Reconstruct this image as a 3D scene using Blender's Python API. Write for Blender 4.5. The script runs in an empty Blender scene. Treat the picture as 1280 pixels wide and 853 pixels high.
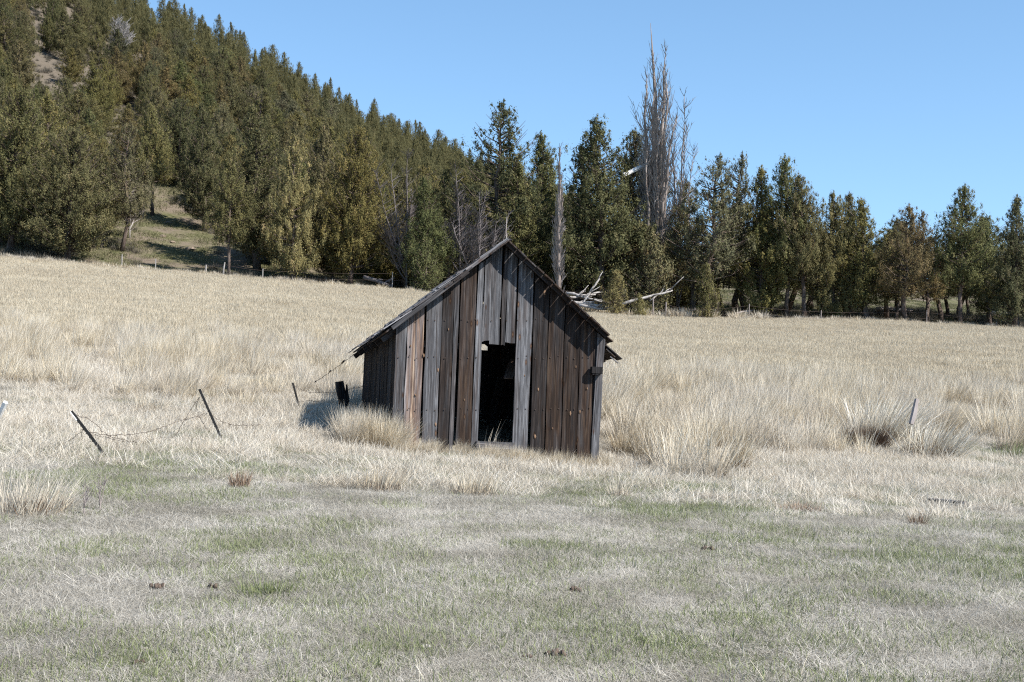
import bpy, math, random
import numpy as np
from mathutils import Matrix, Vector, Euler

R = math.radians
scn = bpy.context.scene
col = scn.collection

# ------------------------------------------------------------------ camera
CAM_Z = 1.6
FPX = 1778.0                      # focal length in pixels of the 1280 px wide photograph
cam_d = bpy.data.cameras.new('camera')
cam_d.sensor_width = 36.0
cam_d.lens = 36.0 * FPX / 1280.0
cam_d.clip_start = 0.1
cam_d.clip_end = 8000
cam = bpy.data.objects.new('camera', cam_d)
cam.location = (0, 0, CAM_Z)
cam.rotation_euler = (R(90), 0, 0)
col.objects.link(cam)
scn.camera = cam

# ------------------------------------------------------------------ light
SUN_EL, SUN_AZ = 43.0, 119.0      # azimuth clockwise from +Y
world = bpy.data.worlds.new('World')
scn.world = world
world.use_nodes = True
wn = world.node_tree
bg = wn.nodes['Background']
sky = wn.nodes.new('ShaderNodeTexSky')
sky.sky_type = 'NISHITA'
sky.sun_disc = False
sky.sun_elevation = R(SUN_EL)
sky.sun_rotation = R(SUN_AZ)
sky.altitude = 1400
sky.air_density = 1.0
sky.dust_density = 0.25
sky.ozone_density = 3.0
hsv = wn.nodes.new('ShaderNodeHueSaturation')
hsv.inputs['Saturation'].default_value = 1.03
hsv.inputs['Hue'].default_value = .492
# the whitest band of the sky model, right above the horizon, is not in this dry mountain sky
tcw = wn.nodes.new('ShaderNodeTexCoord'); vmw = wn.nodes.new('ShaderNodeVectorMath'); vmw.operation = 'MULTIPLY_ADD'
vmw.inputs[1].default_value = (1, 1, .85); vmw.inputs[2].default_value = (0, 0, .10)
wn.links.new(tcw.outputs['Generated'], vmw.inputs[0]); vnw = wn.nodes.new('ShaderNodeVectorMath'); vnw.operation = 'NORMALIZE'
wn.links.new(vmw.outputs[0], vnw.inputs[0]); wn.links.new(vnw.outputs[0], sky.inputs['Vector'])
wn.links.new(sky.outputs[0], hsv.inputs['Color'])
wn.links.new(hsv.outputs[0], bg.inputs[0])
bg.inputs[1].default_value = 0.108
sd = bpy.data.lights.new('sun', 'SUN')
sd.energy = 4.4
sd.angle = R(0.53)
sd.color = (1.0, 0.968, 0.925)
so = bpy.data.objects.new('sun', sd)
tosun = Vector((math.sin(R(SUN_AZ)) * math.cos(R(SUN_EL)), math.cos(R(SUN_AZ)) * math.cos(R(SUN_EL)), math.sin(R(SUN_EL))))
so.rotation_euler = tosun.to_track_quat('Z', 'Y').to_euler()
so.location = (20, -10, 30)
col.objects.link(so)
scn.view_settings.view_transform = 'Standard'
scn.view_settings.look = 'None'
scn.view_settings.gamma = 1.0
scn.view_settings.exposure = 1.0
scn.view_settings.use_curve_mapping = False
scn.cycles.use_denoising = False
scn.cycles.pixel_filter_type = 'BLACKMAN_HARRIS'
scn.cycles.filter_width = 1.15
scn.cycles.max_bounces = 5
scn.cycles.diffuse_bounces = 3
scn.cycles.transparent_max_bounces = 4

# ------------------------------------------------------------------ helpers
def tag(o, label=None, cat=None, group=None, kind=None):
    if label: o['label'] = label
    if cat: o['category'] = cat
    if group: o['group'] = group
    if kind: o['kind'] = kind
    return o

def link(name, data, parent=None, mat=None):
    o = bpy.data.objects.new(name, data)
    col.objects.link(o)
    if parent is not None: o.parent = parent
    if mat is not None and data is not None and not data.materials: data.materials.append(mat)
    return o

def empty(name, loc=(0, 0, 0), rz=0.0):
    o = bpy.data.objects.new(name, None)
    o.empty_display_size = 0.2
    o.location = loc
    o.rotation_euler = (0, 0, rz)
    col.objects.link(o)
    return o

def copy_tree(o, parent=None):
    c = o.copy()
    col.objects.link(c)
    if parent is not None: c.parent = parent
    for ch in list(o.children):
        copy_tree(ch, c)
    return c

def np_mesh(name, V, F, tint=None, mat=None, smooth=False):
    """V (n,3); F (m,3|4) ints; tint per vertex"""
    V = np.asarray(V, dtype=np.float32); F = np.asarray(F, dtype=np.int32)
    me = bpy.data.meshes.new(name)
    k = F.shape[1]
    me.vertices.add(len(V)); me.vertices.foreach_set('co', V.ravel())
    me.loops.add(F.size); me.loops.foreach_set('vertex_index', F.ravel())
    me.polygons.add(len(F))
    me.polygons.foreach_set('loop_start', np.arange(0, F.size, k, dtype=np.int32))
    me.polygons.foreach_set('loop_total', np.full(len(F), k, dtype=np.int32))
    if smooth: me.polygons.foreach_set('use_smooth', np.ones(len(F), dtype=bool))
    me.update(calc_edges=True)
    if tint is not None:
        a = me.attributes.new('tint', 'FLOAT', 'POINT')
        a.data.foreach_set('value', np.asarray(tint, dtype=np.float32))
    if mat: me.materials.append(mat)
    return me

class MB:
    """collects tubes and polygons"""
    def __init__(s): s.v = []; s.f = []
    def tube(s, pts, rad, sides=5, cap=True):
        pts = [Vector(p) for p in pts]; n0 = len(s.v); n = len(pts)
        for i, p in enumerate(pts):
            d = (pts[min(i + 1, n - 1)] - pts[max(i - 1, 0)])
            if d.length < 1e-9: d = Vector((0, 0, 1))
            d.normalize()
            a = d.cross(Vector((0, 1, 0)) if abs(d.y) < .9 else Vector((1, 0, 0))).normalized()
            b = d.cross(a)
            r = rad[i] if hasattr(rad, '__len__') else rad
            for k in range(sides):
                t = 2 * math.pi * k / sides
                s.v.append(tuple(p + a * (r * math.cos(t)) + b * (r * math.sin(t))))
        for i in range(n - 1):
            for k in range(sides):
                k2 = (k + 1) % sides
                s.f.append((n0 + i * sides + k, n0 + i * sides + k2, n0 + (i + 1) * sides + k2, n0 + (i + 1) * sides + k))
        if cap:
            s.f.append(tuple(n0 + k for k in range(sides))[::-1])
            s.f.append(tuple(n0 + (n - 1) * sides + k for k in range(sides)))
    def box(s, c, h, M=None):
        n0 = len(s.v)
        for dz in (-1, 1):
            for dx, dy in ((-1, -1), (1, -1), (1, 1), (-1, 1)):
                p = Vector((c[0] + dx * h[0], c[1] + dy * h[1], c[2] + dz * h[2]))
                s.v.append(tuple(M @ p if M else p))
        for f in ((3, 2, 1, 0), (4, 5, 6, 7), (0, 1, 5, 4), (1, 2, 6, 5), (2, 3, 7, 6), (3, 0, 4, 7)):
            s.f.append(tuple(n0 + i for i in f))
    def mesh(s, name, mat=None, smooth=False):
        me = bpy.data.meshes.new(name)
        me.from_pydata(s.v, [], s.f)
        if smooth: me.polygons.foreach_set('use_smooth', [True] * len(me.polygons))
        me.update()
        if mat: me.materials.append(mat)
        return me
    def build(s, name, mat=None, parent=None, smooth=False):
        return link(name, s.mesh(name, mat, smooth), parent)

def hash2(ix, iy, seed):
    h = (ix * 374761393 + iy * 668265263 + seed * 1442695041) & 0xffffffff
    h = ((h ^ (h >> 13)) * 1274126177) & 0xffffffff
    return ((h ^ (h >> 16)) & 0xffff) / 65535.0

def vnoise(x, y, scale, seed=0):
    x = np.asarray(x, dtype=np.float64) / scale; y = np.asarray(y, dtype=np.float64) / scale
    ix = np.floor(x).astype(np.int64); iy = np.floor(y).astype(np.int64)
    fx = x - ix; fy = y - iy
    fx = fx * fx * (3 - 2 * fx); fy = fy * fy * (3 - 2 * fy)
    a = hash2(ix, iy, seed); b = hash2(ix + 1, iy, seed); c = hash2(ix, iy + 1, seed); d = hash2(ix + 1, iy + 1, seed)
    return (a * (1 - fx) + b * fx) * (1 - fy) + (c * (1 - fx) + d * fx) * fy

def fbm(x, y, scale, seed=0, o=3):
    s = 0; a = 1; t = 0
    for i in range(o):
        s = s + a * vnoise(x, y, scale / 2 ** i, seed + i * 17); t += a; a *= .5
    return s / t

def sstep(a, b, x):
    t = np.clip((x - a) / (b - a), 0, 1)
    return t * t * (3 - 2 * t)

# ------------------------------------------------------------------ terrain height
EDGE = 90.0
EX = np.array([-70, -45, -32, -22, -15, -6, 1, 6.6, 14, 23, 32, 45, 70.])
EZ = np.array([9.2, 7.9, 6.9, 6.0, 5.4, 4.75, 3.7, 3.15, 2.95, 2.85, 2.3, 1.6, .8])
UX = np.array([-.6, -.36, -.26, -.19, -.135, -.08, 0, .1, .2, .36, .6])
US = np.array([.46, .43, .355, .305, .255, .205, .15, .085, .06, .05, .04])

def zedge(x):
    return np.interp(x, EX, EZ)

def ground_z(x, y):
    x = np.asarray(x, dtype=np.float64); y = np.asarray(y, dtype=np.float64)
    yy = np.maximum(y, EDGE)
    xe = np.clip(x * EDGE / yy, -70, 70)
    ze = (zedge(xe - 2.5) + zedge(xe) + zedge(xe + 2.5)) / 3
    w = np.clip((y - 19) / (EDGE - 19), 0, 1) ** 1.18
    zn = -0.062 * np.clip(x, -14, 14) * sstep(2, 20, y)
    zn = zn + .05 * (fbm(x, y, 3.0, 5) - .5) * sstep(0, 6, np.abs(y)) * (1 - sstep(60, 90, y))
    z = zn * (1 - w) + ze * w
    z = z - .13 * np.exp(-((x - 1.5) / 1.5) ** 2 - ((y - 20.6) / 2.2) ** 4)
    z = z - .13 * np.exp(-((x + .1) / 2.6) ** 4 - ((y - 20.3) / 2.0) ** 4)
    u = np.clip(x / yy, -.6, .6)
    s = np.interp(u, UX, US)
    dy = np.maximum(y - EDGE - 1.0, 0)
    ridge = 135.0
    climb = np.minimum(dy, ridge) - 6 * (1 - np.exp(-dy / 12))
    over = np.maximum(dy - ridge, 0)
    z = z + s * climb + s * 40 * (1 - np.exp(-over / 40)) - 0.10 * np.maximum(over - 40, 0)
    z = z + (fbm(x, y, 16, 3) - .5) * 2.0 * sstep(92, 120, y)
    # a crest at the field's edge: the land behind dips a little before it climbs
    z = z - .35 * np.exp(-((y - EDGE - 7) / 5.0) ** 2)
    return np.maximum(z, -3.0)

def gz(x, y): return float(ground_z(x, y))

def ray(px, py):
    return Vector(((px - 640) / FPX, 1.0, (426.5 - py) / FPX))

def at(px, py, Y):
    d = ray(px, py)
    return Vector((d.x * Y, Y, CAM_Z + d.z * Y))

def on_ground(px, py, y0=5.0, y1=260.0):
    d = ray(px, py)
    Y = np.linspace(y0, y1, 4000)
    g = ground_z(d.x * Y, Y) - (CAM_Z + d.z * Y)
    k = np.argmax(g > 0)
    Yh = float(Y[k]) if g[k] > 0 else y1
    return Vector((d.x * Yh, Yh, gz(d.x * Yh, Yh)))

def to_px(x, y, z):
    return 640 + FPX * x / y, 426.5 - FPX * (z - CAM_Z) / y

# ------------------------------------------------------------------ materials
def mat_new(name, rough=.9, spec=.2):
    m = bpy.data.materials.new(name); m.use_nodes = True
    nt = m.node_tree; b = nt.nodes['Principled BSDF']
    b.inputs['Roughness'].default_value = rough
    b.inputs['Specular IOR Level'].default_value = spec
    return m, nt, b

def N(nt, t, **kw):
    n = nt.nodes.new(t)
    for k, v in kw.items():
        if k.startswith('i_'):
            n.inputs[k[2:].replace('_', ' ')].default_value = v
        else: setattr(n, k, v)
    return n

def ramp(nt, fac, stops):
    n = nt.nodes.new('ShaderNodeValToRGB')
    e = n.color_ramp.elements
    while len(e) < len(stops): e.new(.5)
    for i, (p, c) in enumerate(stops):
        e[i].position = p; e[i].color = (*c, 1)
    nt.links.new(fac, n.inputs[0])
    return n.outputs[0]

def mix(nt, fac, a, b, mode='MIX'):
    n = nt.nodes.new('ShaderNodeMix'); n.data_type = 'RGBA'; n.blend_type = mode
    for s, v in ((n.inputs[0], fac), (n.inputs[6], a), (n.inputs[7], b)):
        if isinstance(v, bpy.types.NodeSocket): nt.links.new(v, s)
        elif isinstance(v, tuple): s.default_value = (*v, 1)
        else: s.default_value = v
    return n.outputs[2]

def math_(nt, op, a, b=0.0, clamp=False):
    n = nt.nodes.new('ShaderNodeMath'); n.operation = op; n.use_clamp = clamp
    for s, v in ((n.inputs[0], a), (n.inputs[1], b)):
        if isinstance(v, bpy.types.NodeSocket): nt.links.new(v, s)
        else: s.default_value = v
    return n.outputs[0]

def noise(nt, vec, scale, detail=4, rough=.6, dist=0.0):
    n = N(nt, 'ShaderNodeTexNoise'); n.inputs['Scale'].default_value = scale
    n.inputs['Detail'].default_value = detail; n.inputs['Roughness'].default_value = rough
    n.inputs['Distortion'].default_value = dist
    if vec is not None: nt.links.new(vec, n.inputs['Vector'])
    return n.outputs['Fac']

def wood_material(name, bump=.5, contrast=1.0, dark=1.0):
    """weathered timber, grain along local Z; the object's own colour sets the tone of each board"""
    m, nt, b = mat_new(name, .88, .12)
    tc = N(nt, 'ShaderNodeTexCoord'); oi = N(nt, 'ShaderNodeObjectInfo')
    add = N(nt, 'ShaderNodeVectorMath', operation='ADD')
    cmb = N(nt, 'ShaderNodeCombineXYZ')
    r1 = math_(nt, 'MULTIPLY', oi.outputs['Random'], 37.0)
    nt.links.new(r1, cmb.inputs[0]); nt.links.new(r1, cmb.inputs[1]); nt.links.new(r1, cmb.inputs[2])
    nt.links.new(tc.outputs['Object'], add.inputs[0]); nt.links.new(cmb.outputs[0], add.inputs[1])
    mp = N(nt, 'ShaderNodeMapping'); mp.inputs['Scale'].default_value = (38, 38, 1.3)
    nt.links.new(add.outputs[0], mp.inputs[0])
    g1 = noise(nt, mp.outputs[0], 1.0, 5, .65, .6)
    mp2 = N(nt, 'ShaderNodeMapping'); mp2.inputs['Scale'].default_value = (130, 130, 5)
    nt.links.new(add.outputs[0], mp2.inputs[0])
    g2 = noise(nt, mp2.outputs[0], 1.0, 3, .6, .3)
    mp3 = N(nt, 'ShaderNodeMapping'); mp3.inputs['Scale'].default_value = (11, 11, .75)
    nt.links.new(add.outputs[0], mp3.inputs[0])
    g3 = noise(nt, mp3.outputs[0], 1.0, 3, .6, .8)
    # silvery grey against browner heartwood, in long patches
    grey = ramp(nt, g1, [(.25, (.05, .05, .053)), (.48, (.155, .155, .162)), (.68, (.38, .38, .39)), (.82, (.60, .58, .56))])
    brown = ramp(nt, g1, [(.25, (.022, .012, .008)), (.48, (.095, .054, .034)), (.66, (.235, .145, .092)), (.84, (.48, .34, .23))])
    sep = N(nt, 'ShaderNodeSeparateColor'); nt.links.new(oi.outputs['Color'], sep.inputs[0])
    pf = math_(nt, 'ADD', math_(nt, 'MULTIPLY', math_(nt, 'SUBTRACT', g3, .5), 2.6), sep.outputs[0], True)
    c = mix(nt, pf, grey, brown)
    # bleached, worn streaks
    st = ramp(nt, g3, [(.60, (0, 0, 0)), (.72, (1, 1, 1))])
    c = mix(nt, math_(nt, 'MULTIPLY', st, sep.outputs[2]), c, (.50, .38, .27))
    c = mix(nt, math_(nt, 'MULTIPLY', g2, .75 * contrast), c, (.03, .026, .025), 'MIX')
    # drying cracks
    mpc = N(nt, 'ShaderNodeMapping'); mpc.inputs['Scale'].default_value = (75, 75, 1.1)
    nt.links.new(add.outputs[0], mpc.inputs[0])
    cr = ramp(nt, noise(nt, mpc.outputs[0], 1.0, 2, .5, .4), [(.33, (1, 1, 1)), (.39, (0, 0, 0))])
    c = mix(nt, math_(nt, 'MULTIPLY', cr, .85), c, (.012, .01, .009))
    # darker weather stains in long tongues
    mps = N(nt, 'ShaderNodeMapping'); mps.inputs['Scale'].default_value = (9, 9, 1.6)
    nt.links.new(add.outputs[0], mps.inputs[0])
    sn = ramp(nt, noise(nt, mps.outputs[0], 1.0, 5, .7, .5), [(.42, (1, 1, 1)), (.6, (0, 0, 0))])
    c = mix(nt, math_(nt, 'MULTIPLY', sn, .6), c, mix(nt, .5, c, (.02, .017, .016)))
    # knots
    mpk = N(nt, 'ShaderNodeMapping'); mpk.inputs['Scale'].default_value = (7.5, 1.0, 2.6)
    nt.links.new(add.outputs[0], mpk.inputs[0])
    vo = N(nt, 'ShaderNodeTexVoronoi'); vo.inputs['Scale'].default_value = 1.0
    nt.links.new(mpk.outputs[0], vo.inputs['Vector'])
    kn = ramp(nt, vo.outputs['Distance'], [(.09, (1, 1, 1)), (.17, (0, 0, 0))])
    c = mix(nt, math_(nt, 'MULTIPLY', kn, .8), c, (.06, .028, .014))
    kn2 = ramp(nt, vo.outputs['Distance'], [(.045, (1, 1, 1)), (.08, (0, 0, 0))])
    c = mix(nt, math_(nt, 'MULTIPLY', kn2, .5), c, (.26, .16, .095))
    bright = N(nt, 'ShaderNodeMix'); bright.data_type = 'RGBA'; bright.blend_type = 'MULTIPLY'; bright.inputs[0].default_value = 1
    nt.links.new(c, bright.inputs[6])
    gcol = N(nt, 'ShaderNodeCombineColor')
    for k in range(3): nt.links.new(math_(nt, 'MULTIPLY', sep.outputs[1], dark), gcol.inputs[k])
    nt.links.new(gcol.outputs[0], bright.inputs[7])
    nt.links.new(bright.outputs[2], b.inputs['Base Color'])
    bp = N(nt, 'ShaderNodeBump'); bp.inputs['Strength'].default_value = bump; bp.inputs['Distance'].default_value = .006
    hh = math_(nt, 'ADD', g1, math_(nt, 'MULTIPLY', g2, .6))
    nt.links.new(hh, bp.inputs['Height']); nt.links.new(bp.outputs[0], b.inputs['Normal'])
    return m

def bark_material(name, c0, c1, c2, sc=6.0):
    m, nt, b = mat_new(name, .95, .05)
    tc = N(nt, 'ShaderNodeTexCoord')
    mp = N(nt, 'ShaderNodeMapping'); mp.inputs['Scale'].default_value = (sc, sc, sc * .25)
    nt.links.new(tc.outputs['Object'], mp.inputs[0])
    f = noise(nt, mp.outputs[0], 1.0, 4, .7)
    c = ramp(nt, f, [(.3, c0), (.5, c1), (.7, c2)])
    nt.links.new(c, b.inputs['Base Color'])
    bp = N(nt, 'ShaderNodeBump'); bp.inputs['Strength'].default_value = .5; bp.inputs['Distance'].default_value = .02
    nt.links.new(f, bp.inputs['Height']); nt.links.new(bp.outputs[0], b.inputs['Normal'])
    return m

def foliage_material():
    m, nt, b = mat_new('juniper_foliage', .85, .12)
    at_ = N(nt, 'ShaderNodeAttribute', attribute_name='tint')
    oi = N(nt, 'ShaderNodeObjectInfo')
    base = ramp(nt, at_.outputs['Fac'], [(0, (.094, .090, .043)), (.45, (.170, .157, .072)), (.8, (.232, .204, .094)), (1, (.30, .24, .125))])
    c = mix(nt, 1.0, base, oi.outputs['Color'], 'MULTIPLY')
    nt.links.new(c, b.inputs['Base Color'])
    tr = N(nt, 'ShaderNodeBsdfTranslucent'); nt.links.new(c, tr.inputs[0])
    mx = N(nt, 'ShaderNodeMixShader'); mx.inputs[0].default_value = .38
    nt.links.new(b.outputs[0], mx.inputs[1]); nt.links.new(tr.outputs[0], mx.inputs[2])
    nt.links.new(mx.outputs[0], nt.nodes['Material Output'].inputs[0])
    return m

def grass_material(name, stops, green=None, patch=None, inst=.25, rough=.75):
    m, nt, b = mat_new(name, rough, .18)
    at_ = N(nt, 'ShaderNodeAttribute', attribute_name='tint')
    oi = N(nt, 'ShaderNodeObjectInfo')
    f = math_(nt, 'ADD', at_.outputs['Fac'], math_(nt, 'MULTIPLY', math_(nt, 'SUBTRACT', oi.outputs['Random'], .5), inst), True)
    c = ramp(nt, f, stops)
    if patch:
        geo = N(nt, 'ShaderNodeNewGeometry')
        pn = noise(nt, geo.outputs['Position'], patch[0], 4, .6)
        pr = ramp(nt, pn, [(patch[1], (0, 0, 0)), (patch[2], (1, 1, 1))])
        c = mix(nt, math_(nt, 'MULTIPLY', pr, patch[4]), c, patch[3])
    nt.links.new(c, b.inputs['Base Color'])
    tr = N(nt, 'ShaderNodeBsdfTranslucent'); nt.links.new(c, tr.inputs[0])
    mx = N(nt, 'ShaderNodeMixShader'); mx.inputs[0].default_value = .22
    nt.links.new(b.outputs[0], mx.inputs[1]); nt.links.new(tr.outputs[0], mx.inputs[2])
    nt.links.new(mx.outputs[0], nt.nodes['Material Output'].inputs[0])
    return m

WOOD = wood_material('weathered_boards', .7, 1.0, .80)
SHAKE = wood_material('weathered_shingles', .8, 1.0, 1.0)
BARK = bark_material('juniper_bark', (.045, .032, .025), (.11, .082, .066), (.22, .18, .155))
PALEBARK = bark_material('pale_dead_wood', (.16, .14, .125), (.31, .285, .26), (.48, .45, .42))
GREYBARK = bark_material('poplar_bark', (.12, .095, .08), (.23, .19, .165), (.37, .32, .285), 3.0)
DARKTWIG = bark_material('dull_twigs', (.085, .07, .066), (.15, .128, .12), (.23, .20, .19), 2.0)
PALETWIG = bark_material('pale_twigs', (.17, .145, .13), (.28, .245, .22), (.39, .35, .32), 2.0)
TWIG = bark_material('grey_twigs', (.17, .14, .125), (.27, .23, .21), (.38, .335, .31), 2.0)
OLIVE = foliage_material()

def plain(name, c, rough=.6, metal=0.0, var=.4, sc=20):
    m, nt, b = mat_new(name, rough, .3)
    tc = N(nt, 'ShaderNodeTexCoord')
    f = noise(nt, tc.outputs['Object'], sc, 4, .6)
    cc = ramp(nt, f, [(.3, tuple(x * (1 - var) for x in c)), (.7, tuple(min(1, x * (1 + var)) for x in c))])
    nt.links.new(cc, b.inputs['Base Color']); b.inputs['Metallic'].default_value = metal
    return m
STEEL = plain('dark_steel_post', (.022, .021, .02), .6, .2)
RUST = plain('rusty_wire', (.07, .05, .04), .8, .3)
WHITEPAINT = plain('white_post_paint', (.72, .71, .68), .7, 0, .12)
TANROCK = plain('tan_rock', (.21, .165, .12), .95, 0, .35, 5)
ROCK = plain('pale_rock', (.36, .33, .29), .95, 0, .35, 5)

# ------------------------------------------------------------------ the ground, one sheet
def ground_material():
    m, nt, b = mat_new('field_ground', .97, .05)
    geo = N(nt, 'ShaderNodeNewGeometry')
    P = geo.outputs['Position']
    a = N(nt, 'ShaderNodeAttribute', attribute_name='field').outputs['Fac']
    n1 = noise(nt, P, 14.0, 6, .7)
    n2 = noise(nt, P, .35, 5, .6)
    n3 = noise(nt, P, 2.5, 5, .65)
    straw = ramp(nt, n1, [(.3, (.16, .135, .09)), (.5, (.30, .262, .185)), (.7, (.44, .39, .29))])
    straw = mix(nt, ramp(nt, n2, [(.42, (0, 0, 0)), (.62, (.5, .5, .5))]), straw, (.28, .235, .16))
    short = ramp(nt, n1, [(.3, (.10, .09, .06)), (.5, (.22, .20, .155)), (.7, (.36, .34, .28))])
    sep = N(nt, 'ShaderNodeSeparateXYZ'); nt.links.new(P, sep.inputs[0])
    near = N(nt, 'ShaderNodeMapRange'); near.inputs['From Min'].default_value = 20; near.inputs['From Max'].default_value = 34
    nt.links.new(sep.outputs['Y'], near.inputs['Value'])
    fieldc = mix(nt, near.outputs[0], short, straw)
    hill = ramp(nt, n3, [(.3, (.060, .062, .028)), (.5, (.115, .112, .055)), (.68, (.19, .165, .10)), (.8, (.30, .26, .19))])
    hill = mix(nt, ramp(nt, n2, [(.42, (0, 0, 0)), (.6, (1, 1, 1))]), hill, (.175, .14, .105))
    hi = N(nt, 'ShaderNodeMapRange'); hi.inputs['From Min'].default_value = 20; hi.inputs['From Max'].default_value = 30
    nt.links.new(sep.outputs['Z'], hi.inputs['Value'])
    hill = mix(nt, hi.outputs[0], hill, mix(nt, n3, (.085, .072, .052), (.19, .155, .12)))
    c = mix(nt, a, hill, fieldc)
    nt.links.new(c, b.inputs['Base Color'])
    bp = N(nt, 'ShaderNodeBump'); bp.inputs['Strength'].default_value = .8; bp.inputs['Distance'].default_value = .06
    nt.links.new(math_(nt, 'ADD', n1, n3), bp.inputs['Height']); nt.links.new(bp.outputs[0], b.inputs['Normal'])
    return m

def edge_y(x):
    return EDGE + 1.2 * (fbm(x, x * 0 + 3.0, 7.0, 40) - .5) * 2

ys = np.concatenate([np.arange(-60, 0, 6), np.arange(0, 32, .4), np.arange(32, 120, 1.0), np.arange(120, 300, 3.0), np.geomspace(300, 4000, 26)])
xs = np.concatenate([-np.geomspace(2500, 126, 18), np.arange(-125, -40, 4), np.arange(-40, -15, 1.0), np.arange(-15, 15, .5), np.arange(15, 40, 1.0), np.arange(40, 126, 4), np.geomspace(130, 2500, 18)])
GX, GY = np.meshgrid(xs, ys)
GZ = ground_z(GX, GY)
nx, ny = len(xs), len(ys)
idx = np.arange(nx * ny).reshape(ny, nx)
F = np.stack([idx[:-1, :-1], idx[:-1, 1:], idx[1:, 1:], idx[1:, :-1]], -1).reshape(-1, 4)
gm = np_mesh('ground', np.stack([GX.ravel(), GY.ravel(), GZ.ravel()], 1), F, None, ground_material(), True)
fa = gm.attributes.new('field', 'FLOAT', 'POINT')
fa.data.foreach_set('value', (1 - sstep(-1.5, 1.5, GY - edge_y(GX))).ravel().astype(np.float32))
tag(link('ground', gm), 'dry sloping field and wooded hillside behind it', kind='structure')

# ------------------------------------------------------------------ the shed
SH_O = Vector((-.2, 21.0, -.03))
SH_M = Matrix.Translation(SH_O) @ Euler((R(-4.8), R(3.3), R(13)), 'XYZ').to_matrix().to_4x4()
SH_I = SH_M.inverted()

def fp(px, py, ly=0.0):
    """where the sight line through a pixel of the photograph meets the shed's plane local y = ly"""
    o = SH_I @ Vector((0, 0, CAM_Z)); d = SH_I.to_3x3() @ ray(px, py)
    t = (ly - o.y) / d.y
    p = o + d * t
    return p.x, p.z

shed = empty('wooden_shed')
shed.matrix_world = SH_M
tag(shed, 'weathered leaning board shed with a steep shingle roof and open doorway', 'shed')

FRONT_OH = .24
ax_, az_ = fp(635, 300, -FRONT_OH)
lx_, lz_ = fp(482, 414.5, -FRONT_OH)
rx_, rz_ = fp(761, 418, -FRONT_OH)
SL = (az_ - lz_) / (ax_ - lx_); SR = (az_ - rz_) / (rx_ - ax_)
DEPTH = 3.5
def rake(x): return az_ - (SL * (ax_ - x) if x < ax_ else SR * (x - ax_))   # top of the roof boards

rnd = random.Random(7)
def board_mesh(xc, w, bots, tops, th, seed, rows=4, jit=.009, warp=.008):
    """board with its long axis on Z, one wide face on -Y; bots/tops: heights at three points across"""
    r = random.Random(seed)
    V = []; F = []
    fx = (-.5, r.uniform(-.12, .12), .5)
    el = [r.uniform(-jit, jit) for _ in range(rows + 1)]; er = [r.uniform(-jit, jit) for _ in range(rows + 1)]
    wp = r.uniform(-warp, warp); cup = r.uniform(-.3, 1) * .006; ph = r.uniform(0, 3)
    for side in (0, 1):
        for j in range(rows + 1):
            t = j / rows
            for i in range(3):
                x = xc + fx[i] * w + (el[j] if i == 0 else er[j] if i == 2 else 0)
                z = bots[i] + (tops[i] - bots[i]) * t
                y = side * th + wp * math.sin(ph + t * 3) + (cup if i == 1 else 0)
                V.append((x, y, z))
    n = (rows + 1) * 3
    for j in range(rows):
        for i in range(2):
            a = j * 3 + i
            F.append((a, a + 1, a + 4, a + 3)); F.append((n + a, n + a + 3, n + a + 4, n + a + 1))
        a = j * 3
        F.append((a, a + 3, n + a + 3, n + a)); F.append((a + 2, n + a + 2, n + a + 5, a + 5))
    for i in range(2):
        F.append((i, n + i, n + i + 1, i + 1)); t = rows * 3 + i
        F.append((t, t + 1, n + t + 1, n + t))
    me = bpy.data.meshes.new('wall_board'); me.from_pydata(V, [], F); me.update()
    return me

def tone(o, brown, bright=1.0, streak=0.0):
    o.color = (brown, bright, streak, 1)
    return o

def front_board(p0, p1, brown, bright=1, streak=.2, top=None, bot=None, proud=0.0, jag=.02, lab=None, name='wall_board', lean=0.0, refy=491):
    x0, _ = fp(p0, refy); x1, _ = fp(p1, refy)
    w = x1 - x0; xc = (x0 + x1) / 2
    r = random.Random(int(p0 * 7))
    def tz(x):
        if top is not None: return fp(620, top)[1] + r.uniform(-jag, jag)
        return rake(x + lean * 2) - .045 + r.uniform(-.015, .0)
    def bz(x):
        if bot is not None: return fp(620, bot)[1] + r.uniform(-jag, jag)
        return -.22 + r.uniform(-.04, .03)
    me = board_mesh(0, w, [bz(xc + f * w) for f in (-.5, 0, .5)], [tz(xc + f * w) for f in (-.5, 0, .5)], .024, int(p0 * 31))
    me.materials.append(WOOD)
    o = link(name, me, shed)
    o.location = (xc, -.024 - proud, 0)
    o.rotation_euler = (0, lean + r.uniform(-.003, .003), 0)
    tone(o, brown, bright, streak)
    if lab: o['label'] = lab
    return o

B = front_board
B(491.5, 504.5, .12, .85, .0, lab='narrow silvery grey corner board')
B(505.5, 526, .72, 2.3, 1.0, lab='pale tan board with knots down its middle')
B(529, 548, .05, 1.0, .0, proud=.006, lab='blue grey board with a bright left edge')
B(549, 562.5, .62, .45, .3, proud=.0)
B(563.2, 568.4, .45, .9, .6, proud=.004)
B(571.5, 590, .80, .62, .35, proud=.005, lab='reddish brown board beside the door post')
B(591, 598.6, .0, 1.1, .0, proud=.007, name='door_post', lab='narrow grey board left of the doorway')
B(599, 608.3, .0, 1.0, .0, proud=.006, bot=428)
B(608.9, 621.6, .05, .85, .0, bot=429.5)
B(623, 628.0, .4, .55, .1, bot=431, proud=.002)
B(628.5, 640.6, .05, .9, .0, bot=427.5, proud=.004)
B(642.6, 661.6, .0, 1.15, .0, proud=.008, name='door_post', lab='wide silvery grey board right of the doorway')
B(664.2, 682, .62, .36, .05)
B(683, 702, .78, .56, .25, proud=.004, lab='saw marked brown board')
B(703.4, 722, .88, .42, .05)
B(723, 740, .86, .62, .5, proud=.003)
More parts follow.
